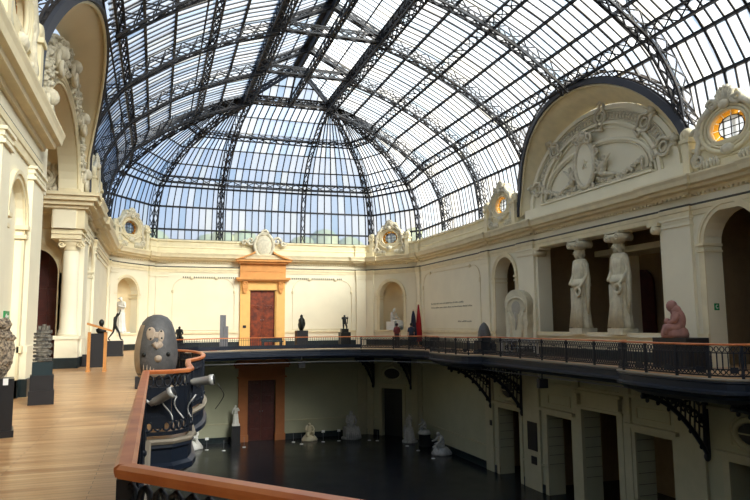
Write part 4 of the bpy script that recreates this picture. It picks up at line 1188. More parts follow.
def pedestal(parent, f, w, h, mt, d=None, plinth=True, name='pedestal'):
    m = MB(f); d = d or w
    m.box(-w/2, w/2, -d/2, d/2, 0, h)
    if plinth: m.box(-w/2-.03, w/2+.03, -d/2-.03, d/2+.03, 0, .08)
    return m.build(name, mt, parent)
def ped_thing(x, y, r, w, h, mt, label, z=0, d=None):
    m = MB(at(x, y, z, r)); d = d or w
    m.box(-w/2, w/2, -d/2, d/2, 0, h); m.box(-w/2-.025, w/2+.025, -d/2-.025, d/2+.025, 0, .1)
    return tag(m.build('display_pedestal', mt), label, 'pedestal')

# caryatids
for i, (u, lab, plab) in enumerate(((26.3, 'tall draped stone woman bearing a scrolled capital, left of the pair in the portico', 'stone block under the left draped figure of the portico'), (23.5, 'tall draped stone woman bearing a scrolled capital, right of the pair in the portico', 'stone block under the right draped figure of the portico'))):
    p = FR(u, -.1, 1.1); t = thing('column_figure', lab, 'statue', tuple(p), 'draped figures holding up the portico')
    f = Fr(p.xy, (0, -1) , (-1, 0), p.z); m = MB(f)
    z0 = .28; S = (5.6-1.1-.28-.38)/1.76
    side = 1
    P = dict(shl=(-.2, 0, 1.44), ell=(-.27, .02, 1.14), wrl=(-.2, .16, .98), hal=(-.15, .2, .95), elr=(.28, 0, 1.15), wrr=(.24, .14, .93), har=(.2, .19, .86), head=(-.02, .03, 1.62), crown=(-.02, .01, 1.72), knr=(.12, .1, .5), anr=(.12, .02, .12))
    V, F = pose_body(P, S, 1.12); m.add([(x*.84, y, z+z0) for x, y, z in V], F, True)
    k = 12; prof = [(.245*S, 0), (.22*S, .1*S), (.195*S, .4*S), (.19*S, .7*S), (.205*S, .85*S), (.2*S, .98*S), (.16*S, 1.12*S), (.185*S, 1.25*S), (.18*S, 1.36*S), (.06*S, 1.45*S)]
    m.lathe(prof, (0, 0, z0), 52, 1, .78, fold=.05, nf=13, ph=i)
    m.lathe([(.22*S, .9*S), (.225*S, .95*S), (.18*S, 1.06*S)], (0, .01, z0), 40, 1, .85, fold=.06, nf=9)
    for q in range(9):
        a = -.9+q*.22; m.tube([(a*.19*S, .13*S+.02*cos(q), z0+.88*S), (a*.19*S, .135*S, z0+.45*S), (a*.23*S, .175*S, z0+.04)], [.014*S, .018*S, .024*S], 5)
    m.tube([(.18*S, -.04, z0+1.4*S), (.23*S, -.02, z0+1.05*S), (.22*S, .0, z0+.6*S), (.2*S, .0, z0+.3*S)], [.05*S, .06*S, .05*S, .02*S], 8)
    m.tube([(-.18*S, -.03, z0+1.4*S), (-.22*S, .0, z0+1.05*S), (-.2*S, .02, z0+.75*S)], [.045*S, .05*S, .02*S], 8)
    m.ball((-.02*S, .13*S, z0+1.635*S), (.02*S, .03*S, .03*S), 6, 5)
    m.ball((-.03*S, .02*S, z0+1.62*S), (.09*S, .1*S, .125*S), 12, 9); bo = m.build('body', 'stone', t)
    m = MB(f); m.ball((-.02*S, -.045*S, z0+1.66*S), (.1*S, .085*S, .095*S), 14, 9)
    m.ball((-.02*S, -.09*S, z0+1.6*S), (.07*S, .05*S, .07*S), 10, 6)
    m.build('hair', 'stone', bo)
    m = MB(f)
    for q in range(14): a = 2*pi*q/14; m.ball((.14*S+.085*S*cos(a), .19*S, z0+.78*S+.085*S*sin(a)), .034*S, 7, 5)
    m.build('wreath', 'stone', bo)
    m = MB(f); zc_ = 5.6-1.1
    m.box(-.46, .46, -.4, .4, zc_-.08, zc_); m.lathe([(.24, zc_-.5), (.3, zc_-.4), (.4, zc_-.3), (.42, zc_-.14)], (0, 0, 0), 16)
    for s in (-1, 1):
        m.tube([(s*.34, -.38, zc_-.26), (s*.34, .38, zc_-.26)], .18, 14); m.ring((s*.34, .38, zc_-.26), .12, .12, .035, n=12); m.ball((s*.34, .39, zc_-.26), .05, 8, 5)
    m.build('scroll_capital', 'stone', t)
    m = MB(f); m.box(-.5, .5, -.42, .42, 0, .28); tag(m.build('statue_plinth', 'stone'), plab, 'plinth')
# half capitals at the portico ends
for u in (29.6, 21.1):
    m = MB(FR); m.box(u-.3, u+.3, -.5, .2, 5.46, 5.6)
    s = 1 if u > 25 else -1; m.tube([(u+s*.1, -.4, 5.3), (u+s*.1, .24, 5.3)], .17, 12)
    struct(m, 'wall_portico_capital', 'trimp')

# left columns of the porch
for k, (y, v, lab) in enumerate(((29.25, -.3, 'smooth cream column on a pedestal at the far side of the left porch'),)):
    p = FL(y, v, 0); t = thing('porch_column', lab, 'column', tuple(p)); f = at(p.x, p.y, 0)
    m = MB(f); m.box(-.42, .42, -.42, .42, .42, 1.15); m.box(-.48, .48, -.48, .48, 1.15, 1.3); m.build('pedestal', 'plaster', t)
    m = MB(f); m.box(-.46, .46, -.46, .46, 0, .42); m.build('dark_base', 'base', t, label='dark teal stone base')
    m = MB(f); m.lathe([(.4, 1.3), (.4, 1.38), (.36, 1.44), (.38, 1.5), (.33, 1.56), (.325, 2.2), (.315, 3.6), (.28, 4.75)], n=28); m.build('shaft', 'plaster', t)
    m = MB(f); m.lathe([(.28, 4.75), (.31, 4.79), (.29, 4.85), (.34, 4.95), (.4, 5.07), (.4, 5.11)], n=24); m.box(-.42, .42, -.42, .42, 5.11, 5.21)
    for s in (-1, 1):
        for q in (-1, 1): m.scroll((s*.34, q*.3, 4.99), .13, .05, 1.4, s, 0)
    m.build('capital', 'trimp', t)
m = MB(FL)
m.box(28.75, 29.95, -1.0, .12, 5.21, 5.62); m.box(28.7, 29.95, -1.0, .18, 5.4, 5.46); m.box(28.65, 29.95, -1.0, .22, 5.62, 6.42)
m.box(28.5, 29.95, -1.3, .35, 6.42, 6.55); m.box(28.35, 29.95, -1.4, .55, 6.55, 6.72); m.box(28.2, 29.95, -1.5, .7, 6.72, 6.9); m.box(28.1, 29.95, -1.6, .78, 6.9, 7.04)
struct(m, 'trim_20', 'trimp')

# ------------------------------------------------------------------ left gallery sculptures
t = thing('rough_stone_carving', 'jagged speckled stone carving on the nearest black pedestal at the left edge', 'sculpture', (-2.35, 11.5, .87))
m = MB(at(-2.35, 11.5, .87)); rnd = random.Random(5)
for q in range(46):
    z = .1+.75*rnd.random(); w = .22*(1-abs(z-.45)*1.1); a = rnd.random()*2*pi
    m.ball((w*cos(a)*.9, w*sin(a)*.5, z), (rnd.uniform(.06, .13), rnd.uniform(.06, .12), rnd.uniform(.06, .13)), 6, 4, rot=Matrix.Rotation(rnd.random()*3, 3, 'Y'))
m.lathe([(.13, 0), (.22, .15), (.26, .45), (.2, .7), (.06, .9)], n=12, sy=.6, fold=.15, nf=5)
for i in range(len(m.sm)): m.sm[i] = False
m.build('carving', 'speck', t)
ped_thing(-2.32, 11.5, .2, .5, .87, 'black', 'nearest tall black pedestal under the speckled carving, with a small white label')
m = MB(at(-2.32, 11.5, .78, .2)); m.box(.1, .17, -.255, -.25, 0, .1); tag(m.build('label_card', 'white'), 'tiny white label card on the nearest black pedestal', 'label')
t = thing('stacked_stone_sculpture', 'grey layered stone tower sculpture before the dark porch doorway', 'sculpture', (-2.32, 15.9, .9))
m = MB(at(-2.32, 15.9, .9))
for q in range(9): m.box(-.14-.03*sin(q*2), .14+.03*cos(q*3), -.11, .11, .02+q*.075, .085+q*.075)
for s in (-1, 0, 1): m.box(s*.08-.03, s*.08+.03, -.05, .05, .69, .78+.03*(s == 0))
for q in range(8): m.tube([(-.18, -.1, .05+q*.08), (.17, -.11, .07+q*.08)], .025, 5)
m.build('stone_layers', 'stack', t)
t = ped_thing(-2.32, 15.9, .15, .4, .9, 'teal', 'dark stepped pedestal under the grey layered tower')
m = MB(at(-2.32, 15.9, 0, .15)); m.box(-.25, .25, -.25, .25, 0, .3); m.box(-.23, .23, -.23, .23, .3, .62)
o = m.build('stepped_base', 'black', None); o.parent = t
# wooden reading stand
t = thing('wooden_stand', 'light wood and dark panel reading stand at the foot of the left pier', 'stand', (-2.05, 26.4, 0))
f = at(-2.05, 26.4, 0)
for s in (-1, 1):
    m = MB(f); m.box(s*.28-.055, s*.28+.055, -.08, .08, .05, 1.45); m.build('post', 'oak', t); m = MB(f); m.box(s*.28-.07, s*.28+.07, -.2, .2, 0, .07); m.build('foot', 'oak', t)
m = MB(f); m.box(-.225, .225, -.05, .05, .15, 1.4); m.build('dark_panel', 'dark', t, label='dark blue-black panel')
m = MB(f); m.prism([(-.36, 1.72), (.5, 1.45), (.5, 1.52), (-.36, 1.8)], -.25, .25); m.build('sloped_top', 'oak', t)
# bronze walking figure and bust
ped_thing(-2.2, 39.6, 0, .95, .85, 'black', 'low black block under the walking bronze on the left gallery')
t = thing('walking_bronze', 'dark bronze man striding with raised arm, left far end of the gallery', 'statue', (-2.2, 39.6, .85))
m = MB(at(-2.2, 39.6, .85, pi))
put_body(m, dict(anl=(-.12, .35, .09), tol=(-.12, .48, .04), knl=(-.11, .25, .5), anr=(.12, -.35, .12), tor=(.13, -.22, .03), knr=(.11, -.08, .52), ell=(-.2, .22, 1.6), wrl=(-.1, .28, 1.82), hal=(-.05, .26, 1.92), chest=(0, .05, 1.33), neck=(0, .08, 1.48), head=(.02, .14, 1.6), crown=(.02, .15, 1.7)), .92)
for i in range(len(m.v)):     # turned to show the stride from the side
    p = m.v[i]-Vector((-2.2, 39.6, 0)); m.v[i] = Vector((-2.2-p.y, 39.6+p.x, p.z))
m.build('body', 'bronze', t)
t = thing('bronze_bust', 'small dark bronze bust seen just behind the wooden stand', 'sculpture', (-2.45, 33.5, 1.35))
m = MB(at(-2.45, 33.5, 1.3)); m.lathe([(.1, 0), (.22, .1), (.24, .22), (.08, .33), (.07, .4)], sy=.6); m.ball((0, .02, .53), (.12, .14, .17)); m.ball((0, -.12, .52), (.03, .04, .05)); m.build('head', 'bronze', t)
ped_thing(-2.45, 33.5, 0, .42, 1.3, 'black', 'slim black pedestal under the small bust behind the wooden stand')
m = MB(at(-2.75, 29.9)); m.box(-.12, .3, -.2, .2, 0, .5); tag(m.build('dark_box', 'black'), 'low black box on the floor beside the wooden stand', 'box')
m = MB(at(-.36, 18.7)); m.box(-.13, .13, -.13, .13, 0, .32); tag(m.build('floor_box', 'black'), 'small black box on the gallery floor just left of the grey stone head', 'box')
# exit sign
m = MB(FL); y0 = 13.0
t = thing('exit_sign', 'green emergency exit sign with white arrow on the left wall', 'sign', tuple(FL(16.8, -.1, 1.4)))
m = MB(FL); m.box(16.5, 17.0, -.15, -.12, 1.78, 2.02); m.build('panel', 'green', t)
m = MB(FL); m.box(16.66, 16.9, -.12, -.115, 1.875, 1.925); m.prism([(16.56, 1.9), (16.7, 1.965), (16.7, 1.835)], -.12, -.115); m.build('arrow', 'white', t)
t = thing('exit_sign', 'small green exit sign inside the right-hand archway', 'sign', (19.2, 18.68, 2.1))
m = MB(at(19.45, 18.69, 0)); m.box(-.1, .12, -.02, 0, 2.05, 2.3); m.build('panel', 'green', t)
m = MB(at(19.45, 18.66, 0)); m.ring((.01, 0, 2.18), .05, .06, .014, n=10, a0=.8, a1=5.6); m.build('mark', 'white', t)

# stone head in the bow
ped_thing(.02, 12.35, 0, .5, .72, 'black', 'black block hidden behind the bowed rail beneath the grey stone head')
t = thing('stone_head_sculpture', 'big egg-shaped grey stone head with carved pale face, behind the bowed rail', 'sculpture', (.02, 12.35, .72))
prof = [(.25, 0), (.32, .1), (.36, .28), (.368, .45), (.345, .66), (.3, .86), (.25, 1.0), (.17, 1.09), (.07, 1.13), (.01, 1.135)]
f = at(.02, 12.35, .72)
m = MB(f); m.lathe(prof, n=32); m.build('egg', 'eggd', t)
def onegg(x, z, out=.0):      # point on the front (camera side)
    r = 0
    for i in range(len(prof)-1):
        if prof[i][1] <= z <= prof[i+1][1]: r = prof[i][0]+(prof[i+1][0]-prof[i][0])*(z-prof[i][1])/(prof[i+1][1]-prof[i][1])
    return (x, -sqrt(max(.0005, r*r-x*x))-out, z)
m = MB(f)
vs = []; fs = []
for j, z in enumerate([.05+.1*k for k in range(10)]):
    r = -onegg(0, z)[1]+.008
    for q in range(9): a = pi+.0+.75*q/8; vs.append((r*cos(a), r*sin(a), z))
for j in range(9):
    for q in range(8): fs.append((j*9+q, j*9+q+1, (j+1)*9+q+1, (j+1)*9+q))
m.add(vs, fs, True); m.build('tan_side', 'eggl', t, label='tan left side')  # tan strip along the left of the egg
m = MB(f)
def patch(cx, cz, rx, rz, off=.012):
    vs = [onegg(cx, cz, off)]; fs = []
    for j in (1, 2, 3, 4):
        for i in range(16):
            a = 2*pi*i/16; k_ = (j/4)*(1+.08*sin(3*a)) if j < 4 else 1.02
            vs.append(onegg(cx+rx*k_*cos(a), cz+rz*k_*sin(a), off if j < 4 else -.01))
    for i in range(16):
        fs.append((0, 1+i, 1+(i+1) % 16))
        for j in range(3): fs.append((1+j*16+i, 1+(j+1)*16+i, 1+(j+1)*16+(i+1) % 16, 1+j*16+(i+1) % 16))
    m.add(vs, fs, True)
patch(-.1, .8, .085, .13); patch(.07, .76, .06, .12); patch(-.01, .78, .08, .06, .01); patch(.02, .6, .1, .06, .01)
m.tube([onegg(-.05, .64), onegg(0, .56), onegg(.06, .66)], .045, 8); m.ball(onegg(.03, .37, -.03), .07, 12, 8)
for q in range(5): m.tube([onegg(-.2+.05*q, .12+.0*q, -.004), onegg(-.2+.055*q, .3-.03*q, -.006)], [.022, .006], 5)
patch(.03, .09, .17, .05)
m.build('pale_carving', 'eggp', t, label='pale chiselled stone relief')
m = MB(f)
for x, z in ((-.12, .87), (-.1, .71), (.07, .84), (.08, .72), (-.2, .44), (.19, .44)): m.ball(onegg(x, z, .004 if z > .6 else -.018), .02 if z > .6 else .045, 8, 6)
m.build('hole_shade', 'bronze', t)  # dark beads painting the shade inside the carved holes
# silver floodlights clamped outside the bow
for i, (x, y, z, a, b, lab) in enumerate(((.12, 10.12, .62, -.5, .35, 'silver cylindrical floodlight hung outside the bowed rail, lower left'), (.72, 10.8, .78, .35, .1, 'silver cylindrical floodlight pointing over the court from the bowed rail'))):
    t = thing('floodlight', lab, 'floodlight', (x, y, z), 'silver floodlights on the bow')
    f = at(x, y, z, 0); d = Vector((cos(b)*.9, -.25, sin(b))).normalized() if i else Vector((.8, -.3, .45)).normalized()
    m = MB(f); P0 = -d*.2; P1 = d*.18
    m.tube([P0, P0+d*.05, P0+d*.06, P1*.6, P1*.62, P1], [.04, .05, .06, .07, .085, .085], 16); ho = m.build('housing', 'silver', t)
    m = MB(f); m.tube([P1, P1+d*.01], [.07, .065], 14); m.build('lens', 'dark', ho)
    m = MB(f); m.tube([(0, 0, 0), (-.05, .15, -.1), (-.25, .3, -.02)], .02, 6); m.box(-.3, -.2, .2, .4, -.1, .06); m.tube([P0, P0+Vector((-.1, .05, .08))], .02, 5); m.build('clamp', 'silver', t)
m = MB(); m.tube([(.95-.0*q+.12*sin(q*.45), 10.75+.04*q, .74-.06*q-.02*sin(q)) for q in range(8)], .007, 5); tag(m.build('power_cable', 'black'), 'thin black cable looping from the floodlights', 'cable')
m = MB()
for k in range(3):
    P = [(.18+.2*k+.09*cos(q*.5+k), 10.2+.12*k+.04*sin(q), .28+.055*q) for q in range(7)]; m.tube(P, .011, 5)
tag(m.build('cable_bundle', 'silver'), 'loops of pale cable hanging on the bowed rail below the floodlights', 'cable')

# ------------------------------------------------------------------ far gallery things
t = thing('seated_bronze', 'dark seated bronze on a stand just right of the grey stone head', 'statue', (1.2, 40.4, .0))
m = MB(at(1.0, 39.6, 0)); 
def seated(m, mt_scale, dz, rot=0):
    V, F = pose_body(dict(pelvis=(0, -.15, .5), waist=(0, -.15, .68), chest=(0, -.1, .9), neck=(0, -.06, 1.05), head=(0, 0, 1.17), crown=(0, .0, 1.27), shl=(-.19, -.08, .98), ell=(-.25, .05, .72), wrl=(-.12, .25, .66), hal=(-.06, .3, .64), shr=(.19, -.08, .98), elr=(.25, .05, .72), wrr=(.12, .25, .7), har=(.06, .3, .68),
        hipl=(-.12, -.08, .48), knl=(-.16, .38, .5), anl=(-.14, .36, .08), tol=(-.14, .52, .03), hipr=(.12, -.08, .48), knr=(.16, .38, .5), anr=(.14, .36, .08), tor=(.14, .52, .03)), mt_scale, 1.15)
    m.add([(cos(rot)*x-sin(rot)*y, sin(rot)*x+cos(rot)*y, z+dz) for x, y, z in V], F, True)
t.location = (1.4, 42.8, 0); t['_o'] = (1.4, 42.8, 0)
f = at(1.4, 42.8, 0); m = MB(f); seated(m, .85, .55, pi); m.box(-.25, .25, -.05, .32, .55, .95); m.build('body', 'bronze', t)
ped_thing(1.4, 42.8, 0, .7, .55, 'black', 'black pedestal of the seated bronze right of the grey stone head')
t = thing('steel_post_sculpture', 'tall paired grey metal slats standing left of the ochre door', 'sculpture', (4.35, 44.9, 0))
f = at(4.35, 44.9, 0)
for x0, x1, h in ((-.28, -.06, 2.35), (-.04, .1, 2.35), (.12, .26, 1.6)):
    m = MB(f); m.box(x0, x1, -.1, .1, .06, h); m.build('slat', 'grey', t)
m = MB(f); m.box(-.45, .45, -.3, .3, 0, .06); m.build('foot_plate', 'silver', t)
m = MB(at(3.5, 45.0)); m.box(-.7, .4, -.3, .3, 0, .22); tag(m.build('red_carpet_strip', 'red'), 'low red platform at the foot of the grey metal slats', 'platform')
t = thing('small_bronze', 'small upright dark bronze on a black pedestal, right of the ochre door', 'sculpture', (9.9, 46.2, 1.25))
m = MB(at(9.9, 46.2, 1.25)); m.lathe([(.12, 0), (.2, .2), (.24, .4), (.2, .6), (.22, .75), (.12, .9), (.06, .98), (.01, 1.0)], n=14, fold=.16, nf=3); m.ball((0, .02, 1.0), (.11, .12, .14)); m.ball((.18, 0, .5), (.1, .12, .25)); m.build('body', 'bronze', t)
ped_thing(9.9, 46.2, 0, .8, 1.25, 'black', 'square black pedestal under the small upright bronze by the door')
t = thing('twisting_bronze', 'dark bronze group on a dark pedestal midway between the door and the corner niche', 'sculpture', (12.85, 45.3, 1.2))
m = MB(at(12.85, 45.3, 1.1, pi)); put_body(m, dict(ell=(-.32, .1, 1.3), wrl=(-.3, .15, 1.55), elr=(.3, .12, 1.3), wrr=(.1, .2, 1.4), har=(0, .2, 1.45), knl=(-.2, .15, .5), anl=(-.22, -.05, .1)), .72, 1.4); m.box(-.25, .25, -.2, .2, 0, .25); m.build('body', 'bronze', t)
ped_thing(12.85, 45.3, 0, .72, 1.1, 'bronze', 'dark pedestal of the bronze group left of the corner niche')
m = MB(at(8.2, 48.6)); m.box(-.8, .8, -.25, .25, .4, .5); m.box(-.75, -.6, -.2, .2, 0, .4); m.box(.6, .75, -.2, .2, 0, .4); m.box(-.8, .8, .2, .26, .5, .75); tag(m.build('bench', 'teal'), 'low dark teal bench in front of the upper far door', 'bench')
# niche statues
def white_statue(x, y, z, r, lab, pose, S=1.0, mt='marble', name='marble_statue', nude=False, group=None):
    t = thing(name, lab, 'statue', (x, y, z), group); f = at(x, y, z, r)
    m = MB(f)
    if pose == 'stand':
        put_body(m, dict(ell=(-.3, .08, 1.2), wrl=(-.12, .24, 1.25), hal=(-.05, .28, 1.3), elr=(.3, .0, 1.2), wrr=(.34, .1, .98), har=(.34, .14, .9), head=(.03, .03, 1.62)), S, 1.15, .12)
        robe(m, .1, 1.05*S, .3*S, .2*S); m.box(-.35*S, .35*S, -.3*S, .3*S, 0, .12)
    elif pose == 'seat':
        seated(m, S, .1); m.box(-.32*S, .32*S, -.4*S, .18*S, .0, .5*S+.05); m.lathe([(.5*S, 0), (.5*S, .1), (.46*S, .12)], n=18)
        for q in range(7): a = -.24+.08*q; m.tube([(a*S, .36*S, .6*S), (a*1.2*S, .48*S, .3*S), (a*1.4*S, .5*S, .1)], .05*S, 6)
    elif pose == 'crouch':
        V, F = pose_body(dict(pelvis=(0, -.1, .28), waist=(0, -.05, .44), chest=(0, .05, .62), neck=(.02, .1, .76), head=(.04, .17, .86), crown=(.05, .18, .95), shl=(-.19, .05, .7), ell=(-.26, .22, .5), wrl=(-.12, .36, .42), hal=(-.05, .4, .4), shr=(.19, .05, .7), elr=(.27, .2, .52), wrr=(.2, .4, .5), har=(.16, .44, .52),
            hipl=(-.12, -.05, .26), knl=(-.2, .38, .42), anl=(-.18, .22, .08), tol=(-.18, .4, .04), hipr=(.12, -.05, .26), knr=(.2, .4, .2), anr=(.2, .0, .08), tor=(.2, -.15, .04)), S, 1.25)
        m.add([(x_, y_, z_+.18) for x_, y_, z_ in V], F, True); m.lathe([(.48*S, 0), (.5*S, .1), (.42*S, .2*S), (.3*S, .34*S)], n=14, fold=.08, nf=5)
    elif pose == 'group':
        put_body(m, dict(ell=(-.3, .12, 1.25), wrl=(-.2, .3, 1.4), elr=(.28, .1, 1.2), wrr=(.1, .28, 1.2)), S*.85, 1.2, .3*S)
        V, F = pose_body({}, S*.5, 1.3); m.add([(x_+.28*S, y_+.15*S, z_+.2*S) for x_, y_, z_ in V], F, True)
        robe(m, .1, .9*S, .42*S, .22*S, fold=.12); m.lathe([(.5*S, 0), (.5*S, .12)], n=16)
    m.build('body', mt, t); return t
p = FCR(0, -.45, 1.15); white_statue(p.x, p.y, 1.15, pi+.6, 'white marble statue in the arched niche of the right far corner', 'seat', 1.3)
p = FCL(NO, -.4, 1.15); white_statue(p.x, p.y, 1.15, pi-.6, 'white marble statue in the arched niche of the left far corner', 'stand', 1.4)
# court statues
ZS = ZL
def stat(px_xy, r, lab, pose, S, mt='marble', ped=0, pl=None):
    x, y = px_xy
    if ped:
        ped_thing(x, y, r, .62, ped, 'black', pl, ZS); 
    white_statue(x, y, ZS+ped, r, lab, pose, S, mt, 'court_statue', group='marble statues around the court')
stat((.95, 48.2), pi, 'small pale statue at the far left of the court, partly behind the left railing', 'crouch', .8, ped=.9, pl='black pedestal in the court nearest the left railing')
stat((2.6, 49.0), pi, 'white crouching marble on the court floor, left of the lower door', 'crouch', 1.65)
stat((5.75, 49.6), pi, 'small white marble on a black pedestal against the left jamb of the lower door', 'stand', .78, ped=1.35, pl='black pedestal against the left jamb of the lower door')
stat((11.2, 49.3), pi, 'small marble child figure on the court floor, right of the lower door', 'crouch', 1.2, 'stone')
stat((14.4, 49.0), pi, 'large grey seated marble left of the black corner door', 'seat', 1.55, 'marble_g')
stat((18.0, 45.9), pi/2+.5, 'grey marble group just right of the black corner door', 'group', 1.15, 'marble_g')
stat((18.35, 43.9), pi/2, 'small grey marble on a black pedestal along the right court wall', 'crouch', .95, 'marble_g', ped=.85, pl='black pedestal along the right court wall')
stat((18.3, 40.9), pi/2, 'pale marble on the floor nearest the bracketed court doorway', 'crouch', 1.35, 'marble_g')
# rope stanchions
for i, (x, y) in enumerate(((1.7, 47.6), (3.6, 48.1), (4.7, 47.4), (6.2, 48.2), (10.3, 47.9), (9.9, 48.9), (12.0, 48.2), (13.2, 48.2), (15.4, 47.6), (15.9, 47.2), (17.2, 44.4), (17.3, 42.6), (17.2, 39.8))):
    labs = ['leftmost, beside the small pale statue', 'right of the white crouching marble', 'between the crouching marble and the lower door', 'in front of the pedestal at the lower door', 'left front of the marble child', 'close to the right jamb of the lower door', 'right front of the marble child', 'left of the large grey seated marble', 'right of the large grey seated marble', 'in front of the black corner door', 'in front of the grey marble group', 'before the black pedestal on the right wall', 'nearest the pale marble by the doorway']
    t = thing('barrier_post', 'low slim barrier post, '+labs[i], 'barrier post', (x, y, ZS), 'barrier posts around the court statues')
    f = at(x, y, ZS); m = MB(f); m.lathe([(.13, 0), (.13, .03), (.03, .05)], n=12); m.build('base', 'white', t)
    m = MB(f); m.tube([(0, 0, .04), (0, 0, .72)], .014, 6); m.build('pole', 'grey', t)
    if i in (0, 1, 6, 7): m = MB(f); m.box(-.12, .12, -.01, .01, .68, .86); m.build('label_plate', 'white', t)

# ------------------------------------------------------------------ right gallery things
t = thing('hollow_stone_slab', 'tall pale rounded stone slab with a hollow, beside the left arch of the right gallery', 'sculpture', (17.5, 29.2, .85))
f = Fr((17.5, 29.2), (.52, -.85), (-.85, -.52), .9)
m = MB(f); out = []
for i in range(25):
    a = pi*i/24; out.append((.7*cos(a), 1.6+.72*sin(a)))
left = [(-.7, 1.55), (-.64, 1.1), (-.67, .7), (-.62, .35), (-.63, 0)]; right = [(.63, 0), (.62, .35), (.67, .7), (.64, 1.1)]
poly = out+left[1:]+right
m.prism([(u*.92, z*1.05) for u, z in poly], -.36, .3); sl = m.build('slab', 'stone', t)
m = MB(f); m.ring((0, .3, 1.55), .5, .48, .07, n=26, m=6, a0=-.5, a1=pi+.5)
m.tube([(-.42, .3, 1.3), (-.3, .3, 1.0), (-.34, .3, .6), (-.28, .3, 0)], .07, 6); m.tube([(.42, .3, 1.3), (.28, .3, 1.0), (.36, .3, .6), (.3, .3, 0)], .08, 6)
m.build('raised_edge', 'stone', sl)
m = MB(f); m.ball((0, .28, 1.5), (.3, .04, .42), 16, 8); m.tube([(0, .29, 1.3), (.02, .3, .8), (-.04, .3, .4)], [.12, .07, .03], 6); m.build('hollow', 'slabh', sl)
t = thing('openwork_table', 'white open-frame plinth under the tall hollow stone slab', 'plinth', (17.5, 29.2, 0))
f2 = Fr((17.5, 29.2), (.71, -.7), (-.7, -.71), 0)
m = MB(f2); m.box(-.85, .85, -.45, .45, .75, .85); m.build('top', 'white', t)
for u in (-.8, .8):
    for v in (-.4, .4): m = MB(f2); m.box(u-.04, u+.04, v-.04, v+.04, 0, .75); m.build('leg', 'white', t)
m = MB(f2)
for q in range(5): m.box(-.6+q*.28, -.56+q*.28, .38, .42, .1, .75)
m.box(-.8, .8, .38, .42, .08, .12); m.box(-.8, .8, .38, .42, .4, .43); m.build('front_grille', 'white', t)
# dark cone
t = thing('cone_sculpture', 'dark pointed cone sculpture behind the railing, left of the hollow slab', 'sculpture', (17.2, 36.9, 1.0))
m = MB(at(17.35, 32.7, .7)); m.lathe([(.36, 0), (.38, .15), (.33, .5), (.25, .75), (.13, .93), (.02, 1.0)], n=20); t.location = (17.35, 32.7, .7); t['_o'] = (17.35, 32.7, .7); m.build('cone', 'eggd', t)
ped_thing(17.35, 32.7, 0, .85, .7, 'black', 'dark pedestal under the pointed cone sculpture')
# pink seated figure
ped_thing(17.75, 18.75, 0, 1.0, 1.08, 'black', 'wide black block under the pink seated figure at the right', d=1.6)
t = thing('pink_seated_figure', 'pink stone hooded woman sitting bent forward on a black block', 'statue', (17.75, 18.75, 1.08))
f = Fr((17.75, 18.7), (-.6, -.8), (-.8, .6), 1.08); m = MB(f)
# faces left in the picture
V = [(0, 0, .34), (.02, .02, .55), (.0, .1, .8), (0, .2, .98), (0, .3, 1.1), (0, .36, 1.2), (-.22, .12, .82), (-.32, .22, .58), (-.12, .42, .5), (.22, .12, .82), (.32, .22, .58), (.1, .42, .5), (-.2, .1, .26), (-.28, .48, .4), (-.2, .5, .08), (.2, .1, .26), (.28, .48, .4), (.2, .5, .08)]
E = [(0, 1), (1, 2), (2, 3), (3, 4), (4, 5), (2, 6), (6, 7), (7, 8), (2, 9), (9, 10), (10, 11), (0, 12), (12, 13), (13, 14), (0, 15), (15, 16), (16, 17)]
vv, ff = skin(V, E, [.3, .25, .23, .1, .15, .1, .13, .1, .07, .13, .1, .07, .2, .16, .12, .2, .16, .12], 0, 2); m.add(vv, ff, True)
m.lathe([(.42, 0), (.44, .12), (.4, .28), (.26, .45)], (0, .2, 0), 28, .95, 1.05, fold=.05, nf=7); m.ball((0, .06, .62), (.31, .26, .42), 14, 10)
m.ball((0, .24, 1.12), (.17, .2, .22)); m.ball((0, .12, .95), (.24, .2, .22)); m.ball((.0, .42, .58), (.16, .12, .12))
m.build('body', 'pink', t)
# flags and visitors
for (x, y, mt, lab) in ((18.55, 45.2, 'red', 'furled red flag on a pole by the right corner niche'), (18.05, 45.0, 'navy', 'furled navy flag on a pole beside the red one')):
    t = thing('furled_flag', lab, 'flag', (x, y, 0)); f = at(x, y)
    m = MB(f); m.lathe([(.22, 0), (.22, .05), (.03, .08)], n=12); m.tube([(0, 0, .05), (0, 0, 3.1 if mt == 'red' else 2.7)], .025, 6); m.build('pole', 'oak', t)
    h = 3.05 if mt == 'red' else 2.6
    m = MB(f); m.lathe([(.25, .35), (.24, .9), (.2, 1.6), (.14, 2.2), (.05, h)], n=24, sy=.6, fold=.2, nf=5); m.build('cloth', mt, t)
def visitor(x, y, r, shirt, lab, P):
    t = thing('person', lab, 'person', (x, y, 0)); f = at(x, y, 0, r)
    m = MB(f); put_body(m, P, .98, .95); m.build('body', 'skin', t)
    m = MB(f); m.lathe([(.185, .85), (.18, 1.1), (.215, 1.3), (.2, 1.4), (.09, 1.47)], n=20, sy=.68)
    for s in (-1, 1): m.tube([(s*.17, 0, 1.38), (s*.23, 0, 1.22), (s*.25, .01, 1.1)], [.075, .068, .06], 8)
    m.build('shirt', shirt, t)
    m = MB(f)
    for s in (-1, 1): m.tube([(s*.09, 0, .92), (s*.11, .02, .5), (s*.11, 0, .08)], [.12, .085, .065], 10)
    m.lathe([(.17, .82), (.185, .95)], n=16, sy=.75); m.build('trousers', 'trouser', t)
    m = MB(f); m.ball((0, -.015, 1.615), (.105, .115, .12), 12, 8); m.build('hair', 'hair', t)
    m = MB(f)
    for s in (-1, 1): m.ball((s*.115, .05, .045), (.05, .14, .045))
    m.build('shoes', 'black', t)
visitor(16.0, 43.0, pi+.3, 'shirt_r', 'person with dark hair and dusty red top, left of two at the far railing', {})
